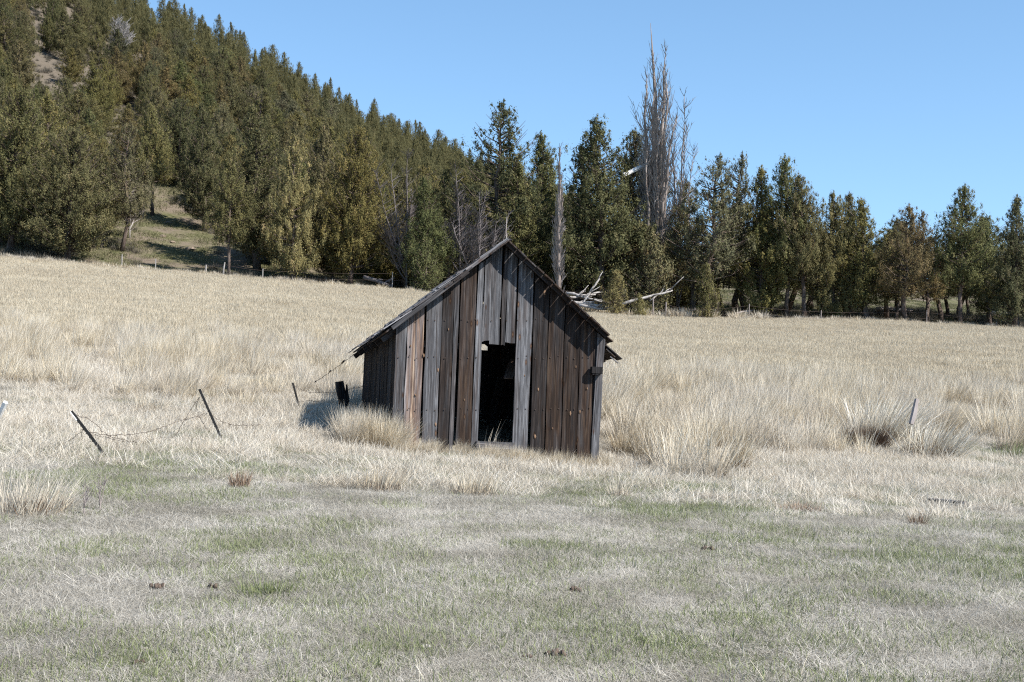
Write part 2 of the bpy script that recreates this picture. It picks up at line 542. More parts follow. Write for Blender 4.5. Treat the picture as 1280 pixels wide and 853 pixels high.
B(740.8, 749.5, .5, .45, .0, proud=-.01)
o = B(739.5, 748.5, .0, 1.1, .0, proud=.022, lean=.028, lab='pale grey board leaning across the right corner', refy=520)

xl, _ = fp(491.5, 491); xr, _ = fp(749.5, 491)
# nail heads and dark wooden block at the right corner
mb = MB(); nr = random.Random(3)
for p in (498, 511, 520, 534, 543, 555, 576, 585, 594, 613, 632, 647, 657, 669, 678, 688, 697, 708, 717, 728, 736):
    for py in (400, 447, 512):
        x, z = fp(p, py + nr.uniform(-2, 2))
        if z > rake(x) - .12: continue
        if 599 < p < 642 and py > 425: continue
        mb.box((x + nr.uniform(-.01, .01), -.036, z), (.007, .004, .007))
no = mb.build('nail', RUST, shed); no['kind'] = 'stuff'
x, z = fp(741, 463.5); 
mb = MB(); mb.box((0, 0, 0), (.085, .05, .05)); mb.box((-.02, -.004, -.062), (.05, .035, .012))
o = mb.build('wood_block', WOOD, shed); o.location = (x + .03, -.095, z); tone(o, .35, .22, 0); o['label'] = 'dark wooden block nailed on at the right corner'

KNOT = plain('resin_knot', (.19, .115, .068), .8, 0, .35, 60)
for p, q, s in ((712, 517, 2.6), (724, 515, 2.2), (672, 487, 2.4), (668, 546, 3.0), (547, 463, 2.3), (544, 531, 2.6), (529, 445, 2.4), (680, 366, 3.2), (526, 386, 1.8), (519, 494, 1.6), (580, 500, 1.4), (634, 462, 1.5), (655, 470, 1.4), (690, 536, 1.5), (719, 459, 1.6), (560, 412, 1.6), (513, 433, 1.6), (733, 486, 1.7)):
    if 599 < p < 642 and q > 428: continue
    x, z = fp(p, q); s *= .0118 * .7; kr = random.Random(p * 3 + q); mb = MB()
    n = 7; ring = [(x + s * .7 * kr.uniform(.8, 1.2) * math.cos(k * 6.283 / n), -.0335, z + s * 1.5 * kr.uniform(.8, 1.2) * math.sin(k * 6.283 / n)) for k in range(n)]
    inner = [(x + (a - x) * .55, -.040, z + (c - z) * .55) for a, b_, c in ring]; back = [(a, -.02, c) for a, b_, c in ring]
    mb.v = ring + inner + back; mb.f = [(k, (k + 1) % n, n + (k + 1) % n, n + k) for k in range(n)] + [tuple(range(n, 2 * n))] + [((k + 1) % n, k, 2 * n + k, 2 * n + (k + 1) % n) for k in range(n)]
    mb.build('knot', KNOT, shed)

# side and rear walls
def wall_boards(axis, fixed, a0, a1, topf, seed, bright=.6, brown=.6, out=1, skip=None):
    r = random.Random(seed); a = a0
    while a < a1 - .04:
        w = min(r.uniform(.15, .24), a1 - a)
        c = a + w / 2
        t = topf(c)
        if skip: t = skip(c, t, r)
        me = board_mesh(0, w + .02 if skip else w - r.uniform(.001, .008), [-.1 + r.uniform(-.03, .03)] * 3,
                        [topf(c - w / 2) if not skip else t, t, topf(c + w / 2) if not skip else t], .022, seed * 100 + int(a * 50))
        me.materials.append(WOOD)
        o = link('wall_board', me, shed)
        if axis == 'x': o.location = (c, fixed - (.03 if int(a * 50) % 2 else 0), 0); o.rotation_euler = (0, 0, math.pi if out > 0 else 0)
        else: o.location = (fixed, c, 0); o.rotation_euler = (0, 0, math.pi / 2 * out)
        tone(o, min(1, max(0, brown + r.uniform(-.3, .3))), bright * r.uniform(.7, 1.25), r.uniform(0, .3))
        a += w
wall_boards('y', xl + .002, .0, DEPTH, lambda a: rake(xl) - .07, 11, .42, .7, -1)
wall_boards('y', xr - .002, .0, DEPTH, lambda a: rake(xr) - .07, 12, .7, .7, 1)
def gap_skip(c, t, r):
    # the rear gable has lost the ends of some boards, so daylight shows
    hx, hz = fp(607, 437, DEPTH)
    return hz - .02 if abs(c - hx) < .10 else t
wall_boards('x', DEPTH, xl, xr, lambda c: rake(c) - .07, 13, .7, .6, 1, gap_skip)

hx, hz = fp(607, 437, DEPTH)
me = board_mesh(0, .26, [hz + .05, hz + .10, hz + .02], [rake(hx) - .1] * 3, .02, 5); me.materials.append(WOOD)
o = link('wall_board', me, shed); o.location = (hx - .06, DEPTH - .05, 0); tone(o, .6, .6)
# timber frame inside: corner posts, sills, plates, rafters
def timber(name, p0, p1, w, h, brown=.6, bright=.6, mat=WOOD):
    p0 = Vector(p0); p1 = Vector(p1); d = p1 - p0
    mb = MB(); mb.box((0, 0, d.length / 2), (w / 2, h / 2, d.length / 2))
    o = mb.build(name, mat, shed)
    o.location = p0; o.rotation_mode = 'QUATERNION'; o.rotation_quaternion = d.to_track_quat('Z', 'Y')
    return tone(o, brown, bright, .1)
for x in (xl + .07, xr - .07):
    for y in (.055, DEPTH / 2, DEPTH - .075):
        timber('frame_post', (x, y, -.1), (x, y, rake(x) - .17), .08, .08)
    timber('wall_plate', (x, .02, rake(x) - .13), (x, DEPTH - .04, rake(x) - .13), .08, .07)
    timber('sill_beam', (x, .02, .03), (x, DEPTH - .04, .03), .1, .1)
timber('girt', (xl + .12, .03, fp(620, 447)[1] + .14), (fp(598, 430)[0], .03, fp(620, 447)[1] + .14), .05, .09)
timber('girt', (fp(645, 430)[0], .03, fp(620, 447)[1] + .14), (xr - .12, .03, fp(620, 447)[1] + .14), .05, .09)
timber('threshold', (fp(594, 556)[0], -.05, fp(620, 557)[1]), (fp(642, 556)[0], -.05, fp(620, 557)[1]), .10, .10, .05, 1.25)
timber('rafter_tie', (xl + .1, 1.4, rake(xl) - .05), (xr - .1, 1.4, rake(xl) - .05), .05, .1)
EL, _ = fp(441, 444, DEPTH * .6)
eave_l = fp(445, 442, 1.5)[0]
eave_l = lx_
eave_r = fp(775, 431, .3)[0]
for y in np.linspace(.08, DEPTH - .1, 6):
    for xe, s in ((eave_l, -1), (rx_ + .05, 1)):
        timber('rafter', (ax_ + s * .02, y, rake(ax_) - .10), (xe, y, rake(xe) - .10), .05, .08, .7, .5)
# loose timber inside, the first board toned strong and bright in place of sunlight, hanging splinters over the door
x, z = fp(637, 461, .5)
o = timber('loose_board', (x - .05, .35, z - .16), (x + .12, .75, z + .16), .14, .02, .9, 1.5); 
timber('loose_board', (xl + .4, 2.6, .05), (xl + 1.3, 2.2, .5), .16, .025, .5, .8)
timber('loose_board', (xr - 1.1, 3.1, .05), (xr - .9, 2.8, 1.3), .16, .025, .5, .8)
mb = MB(); mb.box(((xl + xr) / 2, DEPTH / 2, -.06), ((xr - xl) / 2 - .03, DEPTH / 2 - .05, .04))
mb.build('floor', plain('dirt_floor', (.06, .045, .035), .95), shed)

# roof: boards along the ridge, shingles over them
def roof_pt(s, dist, ly, lift=0.0):
    """point on a roof slope: s=-1 left, 1 right; dist down the slope from the ridge"""
    sl = SL if s < 0 else SR
    L = math.hypot(1, sl)
    sag = -.055 * math.sin(math.pi * min(1, max(0, (ly + .24) / (DEPTH + .4)))) * max(0, 1 - dist / 3)
    x = ax_ + s * dist / L; z = az_ - sl * dist / L + sag
    return Vector((x + s * sl / L * lift, ly, z + lift / L))

def slab(name, P, th, mat, brown, bright, streak=.2):
    """four corners on the roof (down-slope axis P0->P1), given thickness"""
    P = [Vector(p) for p in P]
    n = (P[1] - P[0]).cross(P[3] - P[0]).normalized()
    if n.z < 0: n = -n
    o0 = P[0]
    zax = (P[1] - P[0]).normalized(); yax = n; xax = yax.cross(zax)
    M = Matrix((xax, yax, zax)).transposed().to_4x4(); M.translation = o0
    I = M.inverted()
    V = [I @ p for p in P] + [I @ (p + n * th) for p in P]
    me = bpy.data.meshes.new(name)
    me.from_pydata([tuple(v) for v in V], [], [(0, 1, 2, 3), (4, 7, 6, 5), (0, 4, 5, 1), (1, 5, 6, 2), (2, 6, 7, 3), (3, 7, 4, 0)])
    me.materials.append(mat); me.update()
    o = link(name, me, shed); o.matrix_local = M
    return tone(o, brown, bright, streak)

rr = random.Random(21)
Ll = (ax_ - eave_l) * math.hypot(1, SL); Lr = (eave_r - ax_) * math.hypot(1, SR); Lr0 = (rx_ - ax_) * math.hypot(1, SR)
BACK = DEPTH + .18
for s, L in ((-1, Ll), (1, Lr)):
    d = .02
    while d < L - .05:
        w = rr.uniform(.14, .2); d1 = min(d + w, L)
        y0 = -FRONT_OH - rr.uniform(.0, .07)
        if s > 0 and d1 > Lr0 + .02: y0 = .35 + rr.uniform(0, .1)
        segs = 4
        ysb = [y0 + (BACK - y0) * k / segs for k in range(segs + 1)]
        V = []; F = []
        for k, yy in enumerate(ysb):
            for dd, lf in ((d, -.022), (d1, -.022), (d1, 0), (d, 0)):
                V.append(tuple(roof_pt(s, dd, yy, lf)))
        for k in range(segs):
            for q in range(4):
                q2 = (q + 1) % 4; a = k * 4
                F.append((a + q, a + q2, a + 4 + q2, a + 4 + q) if s > 0 else (a + q, a + 4 + q, a + 4 + q2, a + q2))
        F.append((3, 2, 1, 0)); F.append((segs * 4, segs * 4 + 1, segs * 4 + 2, segs * 4 + 3))
        # long axis must be local Z for the grain
        Mx = Matrix(((1, 0, 0), (0, 0, 1), (0, -1, 0))).to_4x4()
        me = bpy.data.meshes.new('roof_board'); I = Mx.inverted()
        me.from_pydata([tuple(I @ Vector(v)) for v in V], [], F); me.materials.append(WOOD); me.update()
        o = link('roof_board', me, shed); o.matrix_local = Mx
        tone(o, rr.uniform(.4, .9), rr.uniform(.5, .85), .2)
        d = d1 + rr.uniform(.001, .022)
# shingles
EXPO, SLEN = .36, .56
for s, L in ((-1, Ll), (1, Lr)):
    rows = int(L / EXPO) + 1
    for j in range(rows):
        dtop = L + .05 - (j + 1) * EXPO - (SLEN - EXPO)
        dbot = dtop + SLEN
        y = -FRONT_OH + (.0 if s < 0 else rr.uniform(.22, .30))
        if s > 0 and dbot > Lr0 + .15: y = .38
        while y < BACK - .05:
            w = rr.uniform(.16, .30) if s < 0 else rr.uniform(.2, .34)
            y1 = min(y + w, BACK + .03)
            dt = max(.0, dtop + rr.uniform(-.02, .02)); db = max(dt + .12, dbot + rr.uniform(-.05, .04))
            if rr.random() > .035:
                lt = rr.uniform(.0, .006); lb = .022 + rr.uniform(0, .02)
                sk = rr.uniform(-.015, .015)
                P = [roof_pt(s, dt, y + .004 + sk, .004 + lt), roof_pt(s, db, y + .004, lb), roof_pt(s, db, y1 - .004, lb + rr.uniform(-.006, .01)), roof_pt(s, dt, y1 - .004 + sk, .004 + lt)]
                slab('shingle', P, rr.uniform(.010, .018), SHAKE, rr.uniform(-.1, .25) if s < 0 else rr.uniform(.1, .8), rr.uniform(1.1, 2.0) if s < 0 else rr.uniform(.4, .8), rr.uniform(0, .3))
            y = y1
# pale edge board down the left rake, dark one down the right
p0 = roof_pt(-1, .0, -FRONT_OH - .02, .0); p1 = roof_pt(-1, .80, -FRONT_OH - .02, .0)
o = timber('rake_board', p0 + Vector((0, 0, .01)), p1 + Vector((0, 0, .01)), .03, .05, .0, 1.6)
p0 = roof_pt(-1, .78, -FRONT_OH - .03, -.02); p1 = roof_pt(-1, Ll - .1, -FRONT_OH - .03, -.02)
o = timber('rake_board', p0, p1, .028, .06, .3, .7)
for k in range(5):
    a0 = k * Lr0 / 5; a1 = (k + 1) * Lr0 / 5 + .04
    p0 = roof_pt(1, a0, -FRONT_OH + .03, rr.uniform(-.05, -.045)); p1 = roof_pt(1, min(a1, Lr0), -FRONT_OH + .03, rr.uniform(-.05, -.045))
    timber('rake_board', p0, p1, .035, rr.uniform(.045, .075), .75, .45)
for k in range(4):
    p0 = roof_pt(1, .01 + k * .02, k * 1.05 - .2, .03); p1 = roof_pt(1, .01 + k * .015, min(BACK, k * 1.05 + .9), .03)
    timber('ridge_board', p0, p1, .10, .02, .5, .7)
# a splinter sticking out under the right eave
p = roof_pt(1, Lr - .1, .42, -.06); timber('splinter', p, p + Vector((.13, -.02, -.10)), .02, .015, .1, 1.3)

# ------------------------------------------------------------------ trees
def juniper_meshes(seed, H=10.0, Rr=2.6, cb=.14, nl=95, npl=80, leaf=.072, spires=3, power=.8, trunk_r=.17, open_=.0, bend=.15):
    r = np.random.RandomState(seed); pr = random.Random(seed)
    tb = MB()
    pts = []; rad = []
    bx, by = 0, 0
    for i in range(9):
        t = i / 8
        pts.append((bx, by, t * H * .94)); rad.append(trunk_r * (1.25 if i == 0 else 1) * (1 - t) ** .9 + .015)
        bx += pr.uniform(-bend, bend); by += pr.uniform(-bend, bend)
    tb.tube(pts, rad, 7)
    P = np.array(pts)
    C = []; O = []; RC = []
    nl = int(nl * 1.9)
    for i in range(nl):
        t = (i + pr.random()) / nl if i % 2 else pr.random() ** .9
        h = H * (cb + (.96 - cb) * t)
        prof = (.62 + .38 * min(1, t / .22)) * (1 - t) ** power + .07
        L = Rr * prof * pr.uniform(.62, 1.12)
        if pr.random() < .12: L *= 1.25
        az = i * 2.39996 + pr.uniform(-.5, .5)
        up = .25 + .75 * t + pr.uniform(-.15, .25)
        base = np.array([np.interp(h, P[:, 2], P[:, 0]), np.interp(h, P[:, 2], P[:, 1]), h])
        dirv = np.array([math.cos(az), math.sin(az), 0])
        mid = base + dirv * L * .55 + np.array([0, 0, up * L * .30])
        tip = base + dirv * L + np.array([0, 0, up * L * .95])
        tb.tube([base, mid, tip], [.018 + .018 * L, .012 + .008 * L, .006], 3, False)
        k = max(2, int(L * 3.6))
        for q in range(k):
            s = .28 + .72 * (q + pr.random()) / k
            p = base * (1 - s) ** 2 + 2 * mid * s * (1 - s) * 1.0 + tip * s ** 2
            off = r.normal(0, .17 * L ** .5 * (.5 + .6 * s), 3); off[2] = abs(off[2]) * .6
            if pr.random() < open_: continue
            C.append(p + off); o = p + off - np.array([base[0], base[1], h - .2 * L]); O.append(o / (np.linalg.norm(o) + 1e-6))
            RC.append(pr.uniform(.20, .40) * (1.0 - .55 * t))
    for sp in range(spires):
        az = pr.uniform(0, 6.28); rr_ = pr.uniform(.05, .14) * Rr if sp else 0
        top = H * (1.0 - (.04 + .05 * sp if sp else 0) * pr.uniform(.7, 1.2)); hh = pr.uniform(1.0, 1.9)
        b = np.array([P[-1, 0] + rr_ * math.cos(az), P[-1, 1] + rr_ * math.sin(az), top - hh])
        tb.tube([b, b + [0, 0, hh]], [.03, .006], 3, False)
        for q in range(16):
            s = q / 15; p = b + np.array([0, 0, hh * s]) + r.normal(0, .11 * (1 - s) + .015, 3)
            C.append(p); O.append(np.array([math.cos(q * 2.4) * .7, math.sin(q * 2.4) * .7, .5])); RC.append(.17 * (1 - s) + .06)
    C = np.array(C); O = np.array(O); RC = np.array(RC); nc = len(C)
    nd = np.sqrt(((C[:, None, :] - C[None, :, :]) ** 2).sum(-1)) + np.eye(nc) * 9
    keep = np.sort(nd, axis=1)[:, 1] < (.72 if H > 5 else .5)
    C = C[keep]; O = O[keep]; RC = RC[keep]; nc = len(C)
    cnt = np.maximum(4, (npl * np.minimum(1.15, (RC / .27) ** 1.6))).astype(int)
    ci = np.repeat(np.arange(nc), cnt); n = len(ci)
    d = r.normal(0, 1, (n, 3)); d /= np.linalg.norm(d, axis=1)[:, None]
    rad_ = np.abs(r.normal(0, .62, n))
    pos = C[ci] + d * (RC[ci] * rad_)[:, None] * np.array([.85, .85, 1.75])
    nn = d * .9 + O[ci] * .7 + r.normal(0, .45, (n, 3)) + np.array([0, 0, .15]); nn /= np.linalg.norm(nn, axis=1)[:, None]
    upv = O[ci] * .5 + np.array([0, 0, 1.0]) + r.normal(0, .5, (n, 3))
    tx = np.cross(upv, nn); tx /= np.linalg.norm(tx, axis=1)[:, None] + 1e-9
    ty = np.cross(nn, tx)
    sz = leaf * r.uniform(.6, 1.3, n)[:, None]
    V = np.empty((n, 3, 3)); V[:, 0] = pos - tx * sz * .33 - ty * sz * .6; V[:, 1] = pos + tx * sz * .33 - ty * sz * .4; V[:, 2] = pos + ty * sz * 1.0
    ct = np.clip(r.normal(.45, .2, nc), 0, 1)
    tint = np.repeat(np.clip(ct[ci] + r.normal(0, .12, n), 0, 1), 3)
    return tb.mesh('trunk', BARK, True), np_mesh('crown', V.reshape(-1, 3), np.arange(n * 3).reshape(-1, 3), tint, OLIVE)

SP = {}
SP['cone'] = [juniper_meshes(1, Rr=2.5, nl=105, power=.95), juniper_meshes(2, Rr=2.3, nl=100, power=.85, spires=3), juniper_meshes(3, Rr=2.8, nl=115, power=1.05, cb=.08)]
SP['column'] = [juniper_meshes(4, Rr=1.8, nl=100, power=.75, spires=4), juniper_meshes(5, Rr=1.55, nl=95, power=.7, cb=.1, spires=3)]
SP['broad'] = [juniper_meshes(6, Rr=3.7, nl=135, power=.7, cb=.07, spires=5, npl=70), juniper_meshes(7, Rr=3.3, nl=125, power=.75, cb=.1, spires=5)]
SP['open'] = [juniper_meshes(8, Rr=2.9, nl=70, power=.8, cb=.25, spires=5, open_=.25, bend=.3), juniper_meshes(9, Rr=2.4, nl=62, power=.75, cb=.22, spires=6, open_=.35, bend=.3)]
SP['raised'] = [juniper_meshes(10, Rr=2.6, nl=90, power=.85, cb=.27, spires=4, trunk_r=.15), juniper_meshes(11, Rr=2.2, nl=85, power=.8, cb=.26, spires=5, trunk_r=.12)]
SP['young'] = [juniper_meshes(12, H=3, Rr=1.0, nl=60, power=.85, cb=.04, spires=2, npl=50, leaf=.055, trunk_r=.06, bend=.04), juniper_meshes(13, H=3, Rr=.85, nl=55, power=.7, cb=.05, spires=4, npl=50, leaf=.055, trunk_r=.06, bend=.05)]
SP['clumpy'] = [juniper_meshes(14, Rr=2.9, nl=75, power=.75, cb=.06, spires=4, npl=130, leaf=.075)]

TONES = {'olive': (1.06, 1.04, 1.0), 'dark green': (.74, .80, .80), 'yellow olive': (1.18, 1.12, .94), 'brownish': (1.14, 1.0, 1.0), 'grey green': (1.10, 1.12, 1.30), 'bright olive': (1.5, 1.42, 1.25), 'green': (.94, 1.04, .92)}
tr_rnd = random.Random(99)
def tree(kind, var, tone_, x, y, H, label, group=None, wide=1.0, name='juniper_tree', jit=.12, sink=.1):
    tm, cm = SP[kind][var % len(SP[kind])]
    H0 = 3.0 if kind == 'young' else 10.0
    s = H / H0
    root = empty(name, (x, y, gz(x, y) - sink), tr_rnd.uniform(0, 6.28))
    root.scale = (s * wide, s * wide, s)
    link('trunk', tm, root)
    c = link('crown', cm, root)
    t = TONES[tone_]; j = tr_rnd.uniform(1 - jit, 1 + jit)
    c.color = (t[0] * j * tr_rnd.uniform(.95, 1.05), t[1] * j, t[2] * j * tr_rnd.uniform(.9, 1.1), 1)
    tag(root, label, 'tree', group)
    return root

def tree_px(kind, var, tone_, px, ytop, Y, label, wide=1.0, group=None, name='juniper_tree'):
    """a tree standing Y metres away with its top where the photograph has it"""
    x = (px - 640) / FPX * Y
    top = CAM_Z + (426.5 - ytop) / FPX * Y
    return tree(kind, var, tone_, x, Y, max(1.0, top - gz(x, Y) + .1), label, group, wide, name)

FG = 'junipers along the far edge of the field'
front = [
 ('broad', 1, 'olive', 12, 108, 95, 'big olive juniper cut by the left edge of the photo at the field edge', 1.1),
 ('broad', 0, 'olive', 84, 158, 93.5, 'wide low branched juniper left of the grassy clearing, at the field edge', 1.25),
 ('cone', 0, 'yellow olive', 60, 112, 101, 'pointed juniper rising behind the wide one at far left', 1.1),
 ('open', 0, 'grey green', 152, 150, 99, 'thin grey green juniper with bare pale twigs leaning over the clearing', .9),
 ('raised', 0, 'yellow olive', 190, 128, 113, 'juniper standing at the top of the grassy clearing', 1.0),
 ('cone', 2, 'dark green', 256, 128, 110, 'dark juniper at the right side of the clearing, above its shadow', 1.0),
 ('raised', 1, 'olive', 286, 186, 92.2, 'small juniper on a thin pale leaning trunk at the clearing', 1.05),
 ('column', 0, 'dark green', 322, 130, 98, 'tall dark juniper in shade behind the clumpy olive one', 1.25),
 ('clumpy', 0, 'bright olive', 366, 168, 92.5, 'bright olive juniper of rounded clumps with foliage to the ground', .82),
 ('broad', 1, 'yellow olive', 437, 158, 94, 'large juniper with a dark trunk base between the clumpy one and the grey bare tree', .95),
 ('cone', 1, 'olive', 405, 150, 102, 'olive juniper rising behind the large one left of the shed', 1.0),
 ('cone', 0, 'green', 533, 220, 92, 'green juniper directly left of the shed roof with low sweeping branches', 1.15),
 ('raised', 1, 'olive', 560, 205, 97, 'olive juniper above the left roof slope of the shed', 1.0),
 ('open', 1, 'dark green', 616, 124, 97, 'tall dark juniper with ragged candelabra top above the shed', 1.25),
 ('column', 1, 'olive', 650, 196, 95, 'narrow juniper behind the peak of the shed roof', 1.5),
 ('column', 0, 'green', 668, 164, 103, 'thin topped juniper between the ragged tall one and the narrow dead snag', 1.2),
 ('cone', 1, 'green', 685, 190, 106, 'small topped juniper seen left of the narrow dead snag', 1.1),
 ('cone', 0, 'dark green', 750, 143, 95, 'tall dark triangular juniper left of the bare poplar', 1.2),
 ('column', 1, 'dark green', 724, 178, 99, 'dark juniper just right of the narrow dead snag', 1.5),
 ('raised', 0, 'dark green', 786, 158, 100, 'dark juniper directly behind the bare poplar', 1.15),
 ('open', 0, 'olive', 862, 222, 97, 'dull olive juniper under the right arm of the bare poplar', 1.2),
 ('open', 1, 'grey green', 893, 192, 94, 'open topped juniper with airy spires right of the bare poplar', 1.25),
 ('open', 1, 'grey green', 930, 190, 97, 'juniper with a thin see through leader beside the open topped one', .95),
 ('cone', 2, 'yellow olive', 950, 206, 95, 'full yellow olive juniper with low grey branches', 1.1),
 ('raised', 1, 'green', 983, 192, 94, 'tallest juniper right of the bare poplar, on a straight pale trunk', 1.0),
 ('raised', 0, 'olive', 1005, 215, 93, 'juniper on a pale trunk directly right of the tallest one', 1.0),
 ('clumpy', 0, 'olive', 1043, 240, 94, 'rounded olive juniper with twin dark trunks', 1.0),
 ('column', 0, 'yellow olive', 1085, 246, 93, 'yellow olive juniper with low foliage over two short trunks', 1.4),
 ('raised', 0, 'olive', 1062, 240, 101, 'olive juniper behind and between the rounded and the yellow olive one', 1.0),
 ('open', 0, 'brownish', 1134, 256, 91.5, 'brownish crooked juniper forking from a thick dark trunk', 1.2),
 ('open', 1, 'brownish', 1160, 262, 98, 'rusty sparse juniper with bare grey limbs left of the pointed pine', 1.1),
 ('raised', 0, 'green', 1200, 230, 91.0, 'pointed bluish green tree on a bare dark trunk near the right side', 1.1),
 ('cone', 2, 'dark green', 1268, 243, 90.5, 'dark bushy juniper cut by the right edge of the photo', 1.1),
 ('column', 0, 'green', 1238, 268, 100, 'smaller juniper in the gap left of the dark bushy one at the right edge', 1.2),
]
for k, v, t, px, yt, Y, lab, wd in front:
    tree_px(k, v, t, px, yt, Y, lab, wd, FG)
for px, yt, Y, v, t, lab in (
    (768, 338, 88.5, 1, 'bright olive', 'young upright juniper standing at the field edge right of the shed roof'),
    (800, 368, 88.2, 0, 'bright olive', 'smallest young juniper beside the fallen pale trunk'),
    (812, 292, 93.0, 0, 'grey green', 'mid sized young juniper hiding the foot of the bare poplar'),
    (885, 330, 88.6, 1, 'olive', 'bushy young juniper alone at the field edge below the open topped juniper'),
    (530, 298, 89.8, 0, 'green', 'low young juniper touching the left roof slope of the shed')):
    tree_px('young', v, t, px, yt, Y, lab, 1.15 if px not in (885, 812) else 1.0, 'young junipers at the field edge')

# the hillside: every juniper its own tree
taken = [((px - 640) / FPX * Y, Y) for _, _, _, px, _, Y, _, _ in front]
hr = random.Random(5)
cands = []
tries = 0
pts_h = []
while tries < 34000:
    tries += 1
    y = 90 + (235 - 90) * math.sqrt(hr.random()) if hr.random() < .8 else hr.uniform(94, 130)
    u = hr.uniform(-.40, .40)
    x = u * y
    if y < 95: continue
    if u > .06 and y > 116: continue
    if u > .15 and hr.random() < .35: continue
    if u > -.06 and y > 190 and False: continue
    z = gz(x, y); px, py = to_px(x, y, z)
    if py > 426: pass
    H = hr.uniform(5.2, 8.4)
    if y > 125: H = hr.uniform(4.4, 7.2)
    if 128 < px < 275 and y < 121: continue
    if 262 <= px < 345 and y < 109: continue                       # the clearing
    ptop = py - FPX * H / y
    band = 48 + (px - 45) * .30
    if 30 < px < 190 and ptop < band + 44 and py > band - 18 and hr.random() < .96: continue   # bare brown ground near the hilltop
    dmin = 3.05 if u < .0 else 3.5
    if any((x - a) ** 2 + (y - b) ** 2 < dmin * dmin for a, b in pts_h): continue
    if any((x - a) ** 2 + (y - b) ** 2 < 10 for a, b in taken): continue
    pts_h.append((x, y)); cands.append((x, y, H, px, py))
# keep the ones that show most: nearer first, at most 250
cands.sort(key=lambda c: c[1] * (1 - .35 * (c[3] < 420)))
far_trees = cands[258:]
cands = cands[:258]
kinds = ['cone', 'broad', 'column', 'cone', 'broad', 'raised', 'clumpy', 'cone', 'open', 'clumpy']
tones = ['olive', 'yellow olive', 'green', 'olive', 'dark green', 'brownish', 'grey green', 'yellow olive']
KW = {'cone': 'pointed', 'column': 'narrow', 'broad': 'wide', 'raised': 'leggy', 'clumpy': 'clumpy', 'open': 'thin'}
def where(px, py, x, y):
    if px < 60: c = 'by the left border'
    elif px < 150: c = 'below the brown patch' if py > 110 else 'beside the brown patch'
    elif px < 270: c = 'above the grassy clearing'
    elif px < 345: c = 'above the pale trunked tree'
    elif px < 420: c = 'above the bright clumpy juniper'
    elif px < 500: c = 'above the grey bare tree'
    elif px < 580: c = 'over the left roof slope'
    elif px < 690: c = 'over the roof peak'
    elif px < 790: c = 'behind the dark triangular juniper'
    elif px < 900: c = 'behind the bare poplar'
    elif px < 1010: c = 'behind the two pale trunks'
    elif px < 1110: c = 'behind the twin trunked juniper'
    elif px < 1190: c = 'behind the brownish crooked juniper'
    else: c = 'behind the pointed bluish tree'
    if y < 105: h = 'low on the slope'
    elif y < 130: h = 'partway up'
    elif y < 160: h = 'halfway up the slope'
    elif y < 190: h = 'high on the slope'
    else: h = 'near the skyline'
    return h, c
rows = {}
for (x, y, H, px, py) in cands:
    k = hr.choice(kinds) if px < 880 else hr.choice(['raised', 'open']); t = hr.choice(tones); h, c = where(px, py, x, y)
    lab = f'{t} {KW[k]} juniper {h} {c}'
    lab = lab.replace('above the bright clumpy juniper', 'above the clumpy one').replace('behind the brownish crooked juniper', 'behind the brownish one')
    rows.setdefault(lab, []).append((px, x, y, H, k, t))
ordn = ['leftmost', 'second from left', 'third from left', 'fourth from left', 'fifth from left', 'sixth from left']
for lab, L in rows.items():
    L.sort()
    for i, (px, x, y, H, k, t) in enumerate(L):
        l2 = lab if len(L) == 1 else lab + (', left of two' if i == 0 else ', right of two') if len(L) == 2 else lab + ', ' + ordn[min(i, 5)]
        tree(k, hr.randrange(3), t, x, y, H, l2, 'junipers covering the hillside', hr.uniform(1.35, 1.95) if k in ('cone', 'column', 'raised', 'open') else hr.uniform(.95, 1.25))

# past 300 junipers the far ones become one mass
HILLTREES = far_trees

